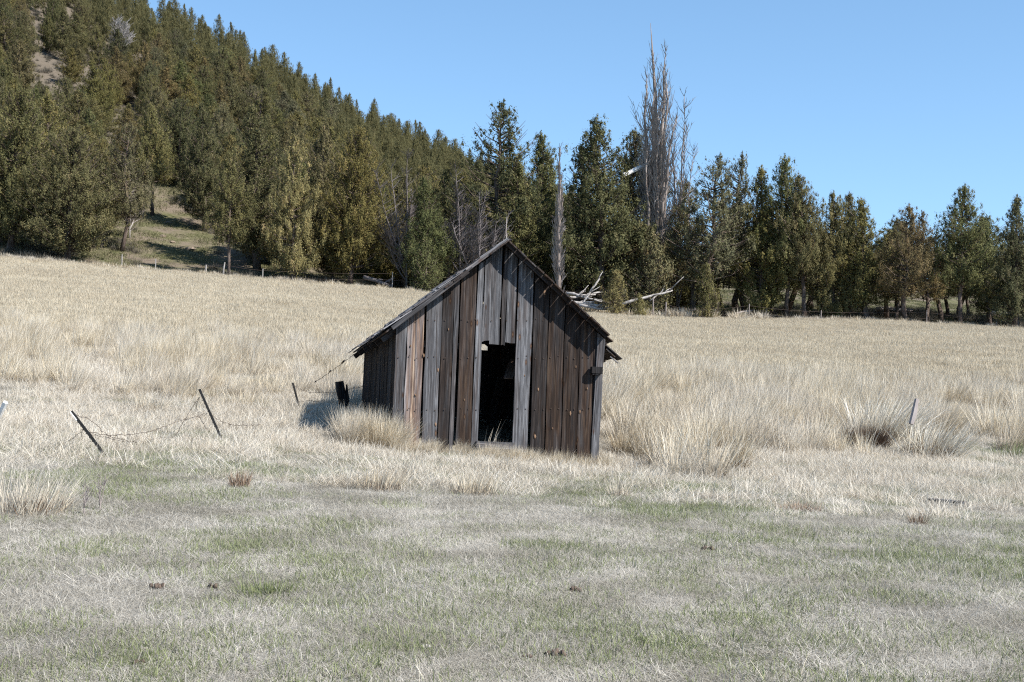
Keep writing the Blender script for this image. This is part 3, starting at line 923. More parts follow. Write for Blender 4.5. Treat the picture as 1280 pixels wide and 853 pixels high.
# ---- leafless trees
def bare_tree(seed, H, stems, twigs, spread, lean=0.0, twig_len=1.0, base_r=.3, thin=.012, upward=1.0, hmin=.25, shape=None):
    r = random.Random(seed); tb = MB(); tw = MB()
    paths = []
    for s in range(stems):
        az = r.uniform(0, 6.28); hh = H * (1 if s == 0 else r.uniform(.55, .93)); sp = 0 if s == 0 else spread * r.uniform(.3, 1)
        st = 0 if s == 0 else H * r.uniform(.03, .25)
        pts = []; rad = []; wob = [0, 0]
        n = 9
        for i in range(n):
            t = i / (n - 1); q = t ** .7
            wob[0] += r.uniform(-1, 1) * .012 * H * t; wob[1] += r.uniform(-1, 1) * .012 * H * t
            pts.append(Vector((sp * q * math.cos(az) + wob[0] + lean * t * H, sp * q * math.sin(az) + wob[1], st + (hh - st) * t)))
            rad.append(base_r * (1 if s == 0 else .62) * (1 - t) ** .8 + thin)
        tb.tube(pts, rad, 6)
        paths.append((pts, hh))
    for k in range(twigs):
        pts, hh = r.choice(paths[:max(1, stems)])
        t = hmin + (1 - hmin) * r.random() ** .9
        f = t * (len(pts) - 1); i = min(int(f), len(pts) - 2); p = pts[i].lerp(pts[i + 1], f - i)
        az = r.uniform(0, 6.28)
        L = twig_len * r.uniform(.4, 1.2) * (shape(t) if shape else (1.15 - .75 * t))
        d = Vector((math.cos(az), math.sin(az), r.uniform(.9, 2.4) * upward)).normalized()
        m = p + d * L * .5 + Vector((math.cos(az), math.sin(az), 0)) * L * .06
        e = m + (d + Vector((0, 0, .45 * upward))).normalized() * L * .5
        rr_ = thin * r.uniform(.8, 1.6) * (1 + L * .25)
        tw.tube([p, m, e], [rr_ * 1.6, rr_, rr_ * .4], 3, False)
        for q in range(3):
            s = r.uniform(.25, .95); b = p.lerp(m, s * 2) if s < .5 else m.lerp(e, s * 2 - 1)
            d2 = (d + Vector((r.uniform(-.7, .7), r.uniform(-.7, .7), r.uniform(-.1, .5)))).normalized()
            tw.tube([b, b + d2 * L * r.uniform(.2, .45)], [rr_ * .8, rr_ * .3], 3, False)
    return tb, tw

def dead(name, px, ytop, Y, label, cat, bark, twigm, width=1.0, **kw):
    x = (px - 640) / FPX * Y; g = gz(x, Y); H = CAM_Z + (426.5 - ytop) / FPX * Y - g
    tb, tw = bare_tree(H=H, **kw)
    root = empty(name, (x, Y, g - .1))
    tb.build('trunk', bark, root, True); t = tw.build('twig_crown', twigm, root)
    tag(root, label, cat)
    return root
dead('bare_poplar', 818, 26, 97, 'tall leafless poplar rising far above the junipers', 'dead tree', GREYBARK, PALETWIG, seed=41, stems=12, twigs=1000, spread=1.7, twig_len=2.0, upward=1.6, base_r=.32, thin=.012, hmin=.14, shape=lambda t: .35 + .95 * math.sin(math.pi * min(1, t * 1.15)) ** .7 * (1 if t < .8 else .6))
dead('bare_poplar', 846, 118, 98, 'shorter leafless poplar with arching pinkish twigs leaning right of the tall one', 'dead tree', GREYBARK, PALETWIG, seed=47, stems=6, twigs=420, spread=2.6, twig_len=1.9, base_r=.08, thin=.010, hmin=.2, lean=.03)
dead('dead_snag', 698, 182, 91.5, 'narrow pale leafless snag right of the shed peak', 'dead tree', GREYBARK, PALETWIG, seed=43, stems=3, twigs=420, spread=.25, twig_len=1.1, base_r=.17, thin=.014, upward=1.6, hmin=.04, shape=lambda t: 1.15 - .9 * t)
dead('dead_snag', 634, 268, 60, 'thin grey stick of a dead sapling poking up behind the roof peak', 'dead tree', TWIG, TWIG, seed=44, stems=2, twigs=14, spread=.1, twig_len=.5, base_r=.05, thin=.01, hmin=.5)
for px, yt, Y, sd_, lab in ((508, 188, 93, 51, 'grey leafless tree with fine twigs left of the roof, beside the large juniper'),
                       (575, 205, 92.5, 52, 'tangled purple grey leafless tree above the left roof slope'),
                       (600, 238, 91.5, 53, 'low grey leafless tree just left of the roof peak')):
    dead('leafless_tree', px, yt, Y, lab, 'dead tree', DARKTWIG, DARKTWIG, seed=sd_, stems=7, twigs=450, spread=2.2, twig_len=1.5, base_r=.07, thin=.009, upward=.55, hmin=.12)
dead('leafless_bush', 149, 22, 186, 'rounded silver grey leafless bush on the brown hilltop', 'bush', PALEBARK, PALEBARK, seed=61, stems=9, twigs=500, spread=2.0, twig_len=1.8, base_r=.08, thin=.02, upward=.6, hmin=.1)
dead('leafless_bush', 162, 215, 103, 'pale twiggy bush at the left side of the clearing', 'bush', PALEBARK, TWIG, seed=62, stems=7, twigs=260, spread=1.8, twig_len=1.2, base_r=.06, thin=.012, upward=.6, hmin=.1)

# broken white limb caught in the poplar
p0 = at(780, 219, 96.0); p1 = at(812, 205, 97.0)
mb = MB(); mb.tube([p0, p0.lerp(p1, .5) + Vector((0, 0, .03)), p1], [.13, .15, .12], 7)
tag(mb.build('broken_limb', WHITEPAINT), 'short white barkless limb caught in the bare poplar', 'branch')

# logs, fallen branches
lg = random.Random(12)
def log(name, a, b, r0, r1, label, mat=PALEBARK, forks=0, cat='fallen log', group=None):
    a = Vector(a); b = Vector(b); mb = MB(); L = (b - a).length
    pts = [a.lerp(b, t) + Vector((lg.uniform(-.04, .04) * L * .5, lg.uniform(-.04, .04) * L * .5, lg.uniform(-.02, .02) * L)) for t in np.linspace(0, 1, 6)]
    c = a.copy(); root_pts = [p - c for p in pts]
    mb.tube(root_pts, [r0 + (r1 - r0) * t for t in np.linspace(0, 1, 6)], 7)
    for k in range(forks):
        t = lg.uniform(.3, .95); p = (b - a) * t
        d = ((b - a).normalized() + Vector((lg.uniform(-.8, .8), lg.uniform(-.8, .8), lg.uniform(-.1, .9)))).normalized()
        l = L * lg.uniform(.15, .4)
        mb.tube([p, p + d * l * .5 + Vector((0, 0, .04)), p + d * l], [r1 * 1.0, r1 * .7, r1 * .3], 4)
    o = mb.build(name, mat, None, True); o.location = c
    tag(o, label, cat, group)
    return o
def G(px, py, Y, h=.12):
    p = at(px, py, Y); g = gz(p.x, Y); return Vector((p.x, Y, max(p.z, g + h)))
log('fallen_log', G(712, 378, 89.5), G(756, 383, 89), .14, .08, 'thick bleached log lying in the brush pile right of the roof', forks=5, group='bleached logs of the brush pile')
log('fallen_log', G(708, 366, 90.5), G(752, 377, 90), .10, .05, 'bleached branched log at the back of the brush pile', forks=9, group='bleached logs of the brush pile')
log('fallen_log', G(700, 374, 90.0), G(745, 368, 91), .10, .05, 'thin curved pale branch across the brush pile', forks=7, group='bleached logs of the brush pile')
log('fallen_log', G(724, 382, 89.2), G(764, 388, 88.8), .10, .07, 'lowest pale log at the right end of the brush pile', forks=2, group='bleached logs of the brush pile')
log('fallen_branch', G(727, 382, 89.3), G(749, 348, 89.8, .1), .07, .045, 'forked white branch standing out of the brush pile', forks=4, cat='branch')
log('fallen_log', G(778, 381, 90.5), G(841, 363, 91.5), .12, .05, 'long bleached trunk propped up between the young junipers', forks=3)
log('fallen_branch', G(812, 376, 91.5), G(834, 360, 92), .06, .03, 'short pale branch above the propped trunk', forks=3, cat='branch')
log('fallen_log', G(455, 347, 93), G(490, 357, 92), .15, .1, 'dark fallen trunk under the large juniper left of the roof', DARKTWIG, 3)
log('fallen_log', G(640, 372, 91), G(700, 392, 92), .12, .08, 'grey fallen trunk in shade behind the roof peak', TWIG, 3)
log('fallen_log', G(920, 392, 92), G(960, 385, 95), .07, .05, 'thin pole leaning under the yellow olive juniper', TWIG, 2)
log('fallen_log', G(1095, 386, 104), G(1140, 388, 104), .16, .12, 'dark log on the green slope behind the field edge', TWIG, 0)
log('fallen_log', G(1240, 392, 95), G(1262, 394, 95), .2, .14, 'pale stump end beside the dark bushy juniper at right', PALEBARK, 1)

# rocks
def rock(px, py, Y, s, label, group=None, mat=ROCK):
    r = random.Random(int(px * 3 + py)); me = bpy.data.meshes.new('rock')
    import bmesh
    bm = bmesh.new(); bmesh.ops.create_icosphere(bm, subdivisions=2, radius=1)
    for v in bm.verts: v.co *= r.uniform(.75, 1.15); v.co.z *= .55
    bm.to_mesh(me); bm.free(); me.materials.append(mat)
    p = at(px, py, Y); o = link('rock', me); o.location = (p.x, Y, gz(p.x, Y) + .05 * s); o.scale = (s * 1.3, s, s); o.rotation_euler = (0, 0, r.uniform(0, 3))
    tag(o, label, 'rock', group)
for i, (px, Y, s, lab) in enumerate(((203, 105, .35, 'tan rock in the middle of the clearing'), (215, 103.5, .3, 'smaller tan rock right of the middle rock in the clearing'), (238, 102, .45, 'largest tan rock near the shadow edge in the clearing'), (210, 111, .3, 'rock near the top of the clearing'),
     (86, 176, 1.0, 'pale ledge rock on the bare brown hilltop'), (128, 182, 1.2, 'broad pale rock below the silver bush on the hilltop'), (108, 168, .8, 'lowest pale rock on the bare brown hilltop'), (148, 170, 1.0, 'pale rock at the right end of the bare brown patch'))):
    rock(px, 300, Y, s * .8, lab, 'rocks on the hillside', TANROCK)
rock(873, 408, 86.5, .22, 'flat pale stone lying on the field in front of the bushy young juniper')
rock(858, 410, 86.2, .16, 'small pale stone left of the flat one on the field edge')

# ------------------------------------------------------------------ fences
def tpost(px0, py0, px1, py1, Y, label, white_top=False, extra=.35):
    """steel T section fence post, from the foot (px0,py0) to the top (px1,py1)"""
    a = at(px0, py0, Y); b = at(px1, py1, Y - .05)
    d = (b - a).normalized(); a = a - d * extra; L = (b - a).length
    root = empty('fence_post', a); root.rotation_mode = 'QUATERNION'; root.rotation_quaternion = d.to_track_quat('Z', 'Y')
    w = .019
    mb = MB(); mb.box((0, 0, L / 2), (w, .0025, L / 2)); mb.box((0, .016, L / 2), (.0025, .0135, L / 2))
    k = .3
    while k < L - .12:
        mb.box((0, -.006, k), (.007, .0035, .006)); k += .055
    mb.build('shaft', STEEL, root)
    if white_top:
        m2 = MB(); m2.box((0, 0, L - .06), (w + .002, .0045, .062)); m2.build('painted_tip', WHITEPAINT, root)
    tag(root, label, 'fence post', 'leaning steel posts left of the shed')
    return root
def ground_Y(px, py):
    return on_ground(px, py).y
Y1 = ground_Y(131, 571); Y2 = ground_Y(277, 552); Y3 = 24.5
tpost(131, 571, 88, 515, Y1, 'steel fence post leaning far left with a white tip', True)
tpost(277, 552, 248, 487, Y2, 'middle leaning dark steel fence post')
tpost(378, 526, 365, 479, Y3, 'short dark steel post nearest the shed shadow', False, .3)
a = at(-10, 540, 20.0); b = at(7, 503, 19.8)
mb = MB(); mb.tube([a - (b - a) * .4, b], [.04, .036], 6); tag(mb.build('fence_post', WHITEPAINT), 'white tipped post cut by the left edge of the photo', 'fence post')
a = at(434, 535, 24.5); b = at(424, 477, 24.5)
mb = MB(); mb.tube([a, a.lerp(b, .5) + Vector((.02, 0, 0)), a.lerp(b, .8), b], [.10, .085, .08, .075], 8)
mb.tube([a.lerp(b, .55) + Vector((.08, 0, 0)), b + Vector((.13, 0, -.05))], [.04, .015], 5)
o = mb.build('wooden_post', WOOD); tone(o, .4, .25); tag(o, 'dark split wooden post stump in the grass left of the shed', 'fence post')

def wire(name, P, label, r=.0035, sag=.0, barbs=True, cat='wire', group=None):
    r *= .8
    rw = random.Random(len(P) * 7 + int(P[0].x * 10)); mb = MB(); pts = []
    P = [Vector(p) for p in P]
    for i in range(len(P) - 1):     # catmull-rom through the points
        p0 = P[max(0, i - 1)]; p1 = P[i]; p2 = P[i + 1]; p3 = P[min(len(P) - 1, i + 2)]
        for k in range(7):
            t = k / 7
            pts.append(.5 * ((2 * p1) + (p2 - p0) * t + (2 * p0 - 5 * p1 + 4 * p2 - p3) * t * t + (3 * p1 - p0 - 3 * p2 + p3) * t ** 3) + Vector((rw.uniform(-1, 1), rw.uniform(-1, 1), rw.uniform(-1, 1))) * .008)
    pts.append(P[-1])
    mb.tube(pts, r, 4)
    if barbs:
        for i in range(0, len(pts) - 1, 2):
            p = pts[i]; d = Vector((rw.uniform(-1, 1), rw.uniform(-1, 1), rw.uniform(-1, 1))).normalized() * .022
            mb.tube([p - d, p + d], r * .8, 3)
    o = mb.build(name, RUST); tag(o, label, cat, group)
    return o
WG = 'slack barbed wire strands left of the shed'
def W(L, Y0, Y1): return [at(x, y, Y0 + (Y1 - Y0) * (x - L[0][0]) / (L[-1][0] - L[0][0])) for x, y in L]
wire('barbed_wire', W([(92, 519), (112, 525), (133, 543), (150, 549), (172, 554)], Y1, Y1 + .4), 'top strand dropping from the white tipped post to the matted grass', group=WG)
wire('barbed_wire', W([(104, 537), (125, 543), (145, 544), (165, 543), (190, 539), (215, 530), (240, 522), (259, 517)], Y1, Y2), 'upper strand looping between the two leaning posts', group=WG)
wire('barbed_wire', W([(113, 543), (140, 549), (170, 556), (190, 550), (205, 547), (218, 545), (228, 530), (240, 510), (250, 497)], Y1, Y2), 'lower strand sagging between the two leaning posts', group=WG)
wire('barbed_wire', W([(249, 497), (246, 508), (252, 527), (262, 540), (270, 551)], Y2, Y2 + .2), 'strand hanging straight down beside the middle post', group=WG)
wire('barbed_wire', W([(262, 518), (280, 528), (300, 532), (325, 531)], Y2, Y2 + 1), 'strand running right from the middle post into the grass', group=WG)
wire('barbed_wire', W([(10, 552), (30, 560), (55, 565), (80, 555), (104, 538)], 19.8, Y1), 'strand running left from the white tipped post', group=WG)
wire('barbed_wire', W([(368, 483), (385, 490), (405, 491), (426, 490), (440, 486), (455, 483)], 24.4, 24.6), 'strand from the short post past the stump to the shed', group=WG)
wire('barbed_wire', W([(372, 502), (385, 501), (396, 502), (406, 500)], 24.4, 24.6), 'short lower strand at the post nearest the shed', group=WG)
ev = SH_M @ roof_pt(-1, Ll + .02, 1.6, .0)
e2 = at(393, 478, 23.6)
P = [ev + (e2 - ev) * t + Vector((0, 0, -.02 * math.sin(t * math.pi))) for t in np.linspace(0, 1, 6)]
wire('hanging_wire', P, 'thin wire hanging slantwise from the left eave toward the short post', .0045, barbs=False)
mb = MB(); 
for t, l in ((.02, .1), (.12, .14), (.42, .12), (.68, .05), (.97, .04)):
    p = ev + (e2 - ev) * t; d = (e2 - ev).normalized()
    mb.tube([p, p + d * l + Vector((0, 0, -.01))], [.014, .006], 4)
o = mb.build('roof_splinters', WOOD); tone(o, .4, .4); tag(o, 'dark splinters of roofing snagged on the slanting wire', 'splinters')

# the far fence at the field edge: small wooden and steel posts
ff = [(152, 318, 331), (194, 324, 341), (257, 336, 350), (279, 328, 345), (328, 336, 347), (490, 340, 356), (563, 345, 360), (936, 380, 396), (1026, 392, 399), (1158, 388, 404), (868, 385, 397), (816, 372, 394), (832, 378, 396), (1245, 400, 411)]
fl = ['thin post left of the clearing', 'straight thin pole at the middle of the clearing', 'pale stump like post at the clearing', 'crooked pale post beside the thin trunked juniper', 'small pale post in shade right of the thin trunked juniper', 'thin post left of the green juniper by the roof', 'post seen just above the left roof slope',
      'steel post under the yellow olive tree', 'low post right of the pale trunks', 'steel post right of the brownish juniper', 'grey post behind the bushy young juniper', 'tallest of the close grey posts below the propped trunk', 'grey post right of the tallest one below the propped trunk', 'post at the far right field edge']
tops = []
for (px, yt, yb), lab in zip(ff, fl):
    Y = EDGE + .6; p = at(px, yt, Y); g = gz(p.x, Y); ztop = max(p.z, g + .75)
    mb = MB(); rp = .05 if px in (257, 279, 816, 832) else .035
    mb.tube([(0, 0, -.2), (.02, 0, .5), (.03 if px != 279 else .1, 0, ztop - g)], [rp, rp, rp * .85], 6)
    o = mb.build('fence_post', PALEBARK if px < 700 else TWIG); o.location = (p.x, Y, g)
    tag(o, 'old fence post, ' + lab, 'fence post', 'posts of the old fence along the field edge')
    tops.append((p.x, Y, ztop - .12))
tops.sort()
for h, lab in ((0, 'upper wire of the old fence along the field edge'), (-.4, 'lower wire of the old fence along the field edge')):
    mb = MB(); P = []
    for a, b in zip(tops[:-1], tops[1:]):
        for k in range(4):
            t = k / 4; x = a[0] + (b[0] - a[0]) * t
            z = a[2] + (b[2] - a[2]) * t - .25 * t * (1 - t)
            P.append((x, a[1], max(gz(x, a[1]) + .2, z + h)))
    mb.tube(P, .008, 3); tag(mb.build('fence_wire', RUST), lab, 'wire')

# debris in the right hand grass
a = at(1163, 588, 16.3); b = at(1205, 593, 16.0)
mb = MB(); v = (b - a); mb.box((0, 0, v.length / 2), (.07, .014, v.length / 2))
o = mb.build('fallen_board', WOOD); o.location = (a.x, a.y, gz(a.x, a.y) + .05); o.rotation_mode = 'QUATERNION'; o.rotation_quaternion = Matrix((Vector((v.x, v.y, -.03)).normalized().cross(Vector((0, .1, 1))).normalized() * -1, Vector((0, .1, 1)).normalized(), Vector((v.x, v.y, -.03)).normalized())).transposed().to_quaternion(); tone(o, .3, 1.0)
tag(o, 'dark weathered board lying in the flattened grass at right', 'board')
a = at(1138, 534, 22.9); b = at(1146, 499, 23.0)
mb = MB(); mb.tube([a + (b - a) * .1, a.lerp(b, .5) + Vector((.01, 0, 0)), b], [.04, .05, .035], 6)
o = mb.build('wooden_post', TWIG); tag(o, 'leaning grey post stub between the two big grass clumps', 'fence post')

# ------------------------------------------------------------------ grass
def blades(n, seed, rad, lmin, lmax, width, lean, leandir=None, bend=.5, flat=0.0, tint=(.5, .2), segs=2, clump=False):
    r = np.random.RandomState(seed)
    rr_ = rad * np.sqrt(r.random(n)); th = r.uniform(0, 6.283, n)
    if clump: rr_ = rad * r.random(n) ** .8
    x0 = rr_ * np.cos(th); y0 = rr_ * np.sin(th)
    L = r.uniform(lmin, lmax, n)
    az = th + r.normal(0, .7, n) if clump else r.uniform(0, 6.283, n)
    lx = np.cos(az); ly = np.sin(az)
    le = np.abs(r.normal(lean, lean * .5, n))
    if clump: le = le * (.3 + .9 * rr_ / rad)
    dx = lx * le; dy = ly * le
    if leandir is not None: dx = dx + leandir[0]; dy = dy + leandir[1]
    up = np.ones(n) * (1 - flat)
    nrm = np.sqrt(dx ** 2 + dy ** 2 + up ** 2); dx /= nrm; dy /= nrm; up /= nrm
    waz = r.uniform(0, 3.1416, n); wx = np.cos(waz); wy = np.sin(waz)
    w = width * r.uniform(.6, 1.4, n)
    V = []
    base = np.stack([x0, y0, np.full(n, -.01)], 1)
    D = np.stack([dx, dy, up], 1); Wv = np.stack([wx, wy, np.zeros(n)], 1)
    Bd = np.stack([dx, dy, -np.abs(up) * .8], 1) * (bend * r.uniform(.3, 1.3, n))[:, None]
    Lc = L[:, None]
    mid = base + D * Lc * .5 + Bd * Lc * .08
    mid[:, 2] = np.maximum(mid[:, 2], .012)
    tip = base + D * Lc * .92 + Bd * Lc * .36
    tip[:, 2] = np.maximum(tip[:, 2], .006 + .01 * r.random(n))
    V = np.stack([base - Wv * w[:, None] * .5, base + Wv * w[:, None] * .5, mid - Wv * w[:, None] * .4, mid + Wv * w[:, None] * .4, tip], 1)
    k = np.arange(n)[:, None] * 5
    F = np.concatenate([k + [0, 1, 3], k + [0, 3, 2], k + [2, 3, 4]], 1).reshape(-1, 3)
    tv = np.clip(r.normal(tint[0], tint[1], n), 0, 1)
    return V.reshape(-1, 3), F, np.repeat(tv, 5)

def protos(name, mat, specs):
    c = bpy.data.collections.new(name + '_sources')       # not linked into the scene
    for i, kw in enumerate(specs):
        V, F, T = blades(**kw)
        if name == 'tall_grass':       # short brown blades that darken the foot of each tussock
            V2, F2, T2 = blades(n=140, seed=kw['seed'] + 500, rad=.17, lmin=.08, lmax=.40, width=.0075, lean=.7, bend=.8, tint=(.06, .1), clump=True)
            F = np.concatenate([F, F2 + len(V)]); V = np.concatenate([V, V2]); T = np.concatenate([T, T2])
        o = bpy.data.objects.new(f'{name}_blades', np_mesh(name, V, F, T, mat)); c.objects.link(o)
    return c

def scatter(name, coll, nvar, x, y, scale, label, rotz=None, tilt=.0, seed=1, zoff=0.0, cat=None):
    r = np.random.RandomState(seed); n = len(x)
    z = ground_z(x, y) + zoff
    me = bpy.data.meshes.new(name); me.vertices.add(n)
    me.vertices.foreach_set('co', np.stack([x, y, z], 1).astype(np.float32).ravel())
    e = .25
    gx = (ground_z(x + e, y) - ground_z(x - e, y)) / (2 * e); gy = (ground_z(x, y + e) - ground_z(x, y - e)) / (2 * e)
    rz = r.uniform(0, 6.283, n) if rotz is None else rotz
    rot = np.stack([np.arctan(gy) * np.ones(n), -np.arctan(gx), np.zeros(n)], 1) * (0 if name == 'far_junipers' else 1)
    for nm, ty, arr in (('rot', 'FLOAT_VECTOR', rot), ('spin', 'FLOAT', rz), ('scl', 'FLOAT', scale), ('pick', 'INT', r.randint(0, nvar, n))):
        a = me.attributes.new(nm, ty, 'POINT')
        a.data.foreach_set('vector' if ty == 'FLOAT_VECTOR' else 'value', np.asarray(arr, dtype=np.int32 if ty == 'INT' else np.float32).ravel())
    ng = bpy.data.node_groups.new(name, 'GeometryNodeTree')
    ng.interface.new_socket('Geometry', in_out='INPUT', socket_type='NodeSocketGeometry')
    ng.interface.new_socket('Geometry', in_out='OUTPUT', socket_type='NodeSocketGeometry')
    gi = ng.nodes.new('NodeGroupInput'); go = ng.nodes.new('NodeGroupOutput')
    iop = ng.nodes.new('GeometryNodeInstanceOnPoints'); ci = ng.nodes.new('GeometryNodeCollectionInfo')
    ci.inputs['Collection'].default_value = coll; ci.inputs['Separate Children'].default_value = True; ci.inputs['Reset Children'].default_value = True
    def na(nm, ty):
        q = ng.nodes.new('GeometryNodeInputNamedAttribute'); q.data_type = ty; q.inputs['Name'].default_value = nm; return q.outputs[0]
    ng.links.new(gi.outputs[0], iop.inputs['Points']); ng.links.new(ci.outputs[0], iop.inputs['Instance'])
    iop.inputs['Pick Instance'].default_value = True
    ng.links.new(na('pick', 'INT'), iop.inputs['Instance Index'])
    ng.links.new(na('rot', 'FLOAT_VECTOR'), iop.inputs['Rotation']); ng.links.new(na('scl', 'FLOAT'), iop.inputs['Scale'])
    ng.nodes.remove(ng.nodes['x']) if 'x' in ng.nodes else None
    ri = ng.nodes.new('GeometryNodeRotateInstances'); ng.links.new(iop.outputs[0], ri.inputs['Instances'])
    cx = ng.nodes.new('ShaderNodeCombineXYZ'); ng.links.new(na('spin', 'FLOAT'), cx.inputs[2])
    ng.links.new(cx.outputs[0], ri.inputs['Rotation'])
    ng.links.new(ri.outputs[0], go.inputs[0])
    o = link(name, me); md = o.modifiers.new('scatter', 'NODES'); md.node_group = ng
    tag(o, label, cat, kind='stuff')
    return o

gr = np.random.RandomState(77)
def sample(n, y0, y1, pad=1.3, umax=.40):
    """random points over the wedge the photo could see, even over the ground"""
    y = np.sqrt(gr.random(n) * (y1 ** 2 - y0 ** 2) + y0 ** 2)
    x = gr.uniform(-1, 1, n) * (umax * y + pad)
    return x, y
def shed_local(x, y):
    I = SH_I
    lx = I[0][0] * x + I[0][1] * y + I[0][3]; ly = I[1][0] * x + I[1][1] * y + I[1][3]
    return lx, ly
def outside_shed(x, y, m=.0):
    lx, ly = shed_local(x, y)
    return ~((lx > xl - m) & (lx < xr + m) & (ly > -m) & (ly < DEPTH + m))

PALE = [(0, (.19, .145, .10)), (.3, (.41, .345, .255)), (.6, (.57, .505, .405)), (1, (.73, .68, .585))]
STRAW = [(0, (.17, .12, .07)), (.3, (.41, .325, .205)), (.6, (.60, .515, .37)), (1, (.77, .70, .57))]
FIELD = [(0, (.26, .205, .13)), (.35, (.44, .37, .255)), (.65, (.58, .505, .375)), (1, (.72, .65, .52))]
GREEN = [(0, (.11, .125, .055)), (.5, (.20, .225, .10)), (1, (.32, .34, .175))]
m_pale = grass_material('wispy_thatch', PALE, inst=.35)
m_mat = grass_material('matted_thatch', [(0, (.16, .135, .10)), (.3, (.38, .35, .295)), (.6, (.54, .50, .43)), (1, (.645, .61, .535))], inst=.35, patch=(.9, .42, .62, (.25, .225, .17), .55))
m_straw = grass_material('tall_straw', STRAW, inst=.45, patch=(.5, .45, .6, (.62, .57, .50), .5))
m_field = grass_material('field_straw', FIELD, inst=.12, patch=(.16, .40, .62, (.44, .37, .265), .45))
m_bright = grass_material('bright_straw', [(0, (.30, .23, .15)), (.4, (.60, .54, .42)), (1, (.86, .83, .76))])
m_green = grass_material('green_blades', GREEN)
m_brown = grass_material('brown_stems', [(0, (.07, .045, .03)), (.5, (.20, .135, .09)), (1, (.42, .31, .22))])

# short matted thatch, foreground
pm = protos('matted_grass', m_mat, [dict(n=1150, seed=i, rad=.34, lmin=.03, lmax=.125, width=.0024, lean=.9 + .2 * i, leandir=(.9, 0), bend=.6, flat=.66, tint=(.56, .14)) for i in range(5)])
x, y = sample(16500, 4.5, 32)
d = .30 + .7 * sstep(.35, .6, fbm(x, y, 1.4, 9))
k = (gr.random(len(x)) < d) & outside_shed(x, y, -.05)
x, y = x[k], y[k]
slx, sly = shed_local(x, y)
scatter('matted_grass', pm, 5, x, y, gr.uniform(.7, 1.25, len(x)) * (1 + .012 * y) * np.where((slx > xl - .2) & (slx < xr + .3) & (sly > -1.3) & (sly < .2), .55, 1), 'short pale matted dry grass over the near field', rotz=fbm(x, y, 1.1, 133, 2) * 12 + gr.normal(0, .6, len(x)), seed=2)
# green shoots
pg = protos('green_grass', m_green, [dict(n=230, seed=20 + i, rad=.26, lmin=.03, lmax=.095, width=.0034, lean=.55, bend=.5, tint=(.5, .25)) for i in range(4)])
x, y = sample(13000, 4.5, 30)
ng_ = fbm(x, y, 1.7, 31); big = fbm(x, y, 6.0, 71)
gm_ = .11 + .55 * sstep(.42, .64, ng_ * .6 + big * .4 + .07 * sstep(11, 6, y) )
for (cx, cy, rr0, am) in ((-1.2, 18.2, 1.2, .6), (.3, 18.0, 1.3, .7), (3.0, 18.2, 1.2, .6), (1.9, 18.6, 1.7, .8), (8.3, 24.6, 1.8, 1.0), (-2.2, 10.8, .7, .8), (-4.6, 14.5, 1.5, .4), (.5, 19.3, 2.0, .35)):
    gm_ = np.maximum(gm_, am * np.exp(-((x - cx) ** 2 + ((y - cy) * 1.3) ** 2) / rr0 ** 2))
k = (gr.random(len(x)) < gm_ * (.9 - .5 * sstep(20, 26, y))) & outside_shed(x, y)
x, y = x[k], y[k]
scatter('green_grass', pg, 4, x, y, gr.uniform(.7, 1.3, len(x)), 'new green grass coming up through the thatch', seed=3)
# medium wispy straw
pw = protos('wispy_grass', m_pale, [dict(n=130, seed=40 + i, rad=.22, lmin=.12, lmax=.36, width=.0040, lean=.8, leandir=(.45, .1), bend=.9, flat=.3, tint=(.65, .22)) for i in range(4)])
x, y = sample(13000, 11, 34)
dm = sstep(13.5, 18.0, y + 3.5 * (fbm(x, y, 2.2, 55) - .5)) * (.25 + .75 * sstep(.35, .6, fbm(x, y, 1.1, 56)))
dm = dm * (1 - .75 * np.exp(-((x - 1.9) ** 2 + (y - 18.6) ** 2) / 2.2)) * (1 - .92 * np.exp(-((x - 8.4) ** 2 + (y - 24.6) ** 2 * .5) / 3.0))
slx, sly = shed_local(x, y)
dm = np.where((slx > xl - .1) & (slx < xr + .3) & (sly > -.9) & (sly < .2), dm * .12, dm)
k = (gr.random(len(x)) < dm) & outside_shed(x, y, .02)
x, y = x[k], y[k]
scatter('wispy_grass', pw, 4, x, y, gr.uniform(.6, 1.2, len(x)), 'knee high wispy dry grass round the shed', rotz=(fbm(x, y, 2.0, 58, 2) - .5) * 5 + gr.normal(0, .6, len(x)), seed=4)
# tall straw band
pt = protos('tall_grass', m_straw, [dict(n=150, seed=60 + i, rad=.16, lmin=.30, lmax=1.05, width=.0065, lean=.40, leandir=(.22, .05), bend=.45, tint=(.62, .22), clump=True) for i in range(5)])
x, y = sample(11500, 14, 46)
lx, ly = shed_local(x, y)
u = x / y
start = np.where(u < -.12, 24.5 + 3.5 * (fbm(x, y, 3, 81) - .5), np.where(u > .075, 20.6 + 8.0 * (fbm(x, y, 2.2, 82) - .5) + 5.0 * sstep(.16, .33, u), 24.0))
dm = sstep(0, 1.6, y - start) * (.04 + .96 * sstep(.42, .60, fbm(x, y, 1.25, 83))) * (1 - sstep(33, 45, y))
dm = dm * (1 - .9 * np.exp(-((x - 8.4) ** 2 + (y - 24.6) ** 2 * .35) / 3.2))
infront = (lx > xl - .3) & (lx < xr + .15) & (ly < .25)
dm = np.where(infront, 0, dm)
k = (gr.random(len(x)) < dm) & outside_shed(x, y, .12)
x, y = x[k], y[k]; u = x / y
sc_ = gr.uniform(.55, 1.15, len(x)) * np.where(u < -.05, .82, 1.0)
scatter('tall_grass', pt, 5, x, y, sc_, 'tall pale straw grass standing round and behind the shed', rotz=gr.normal(0, .8, len(x)), seed=5)
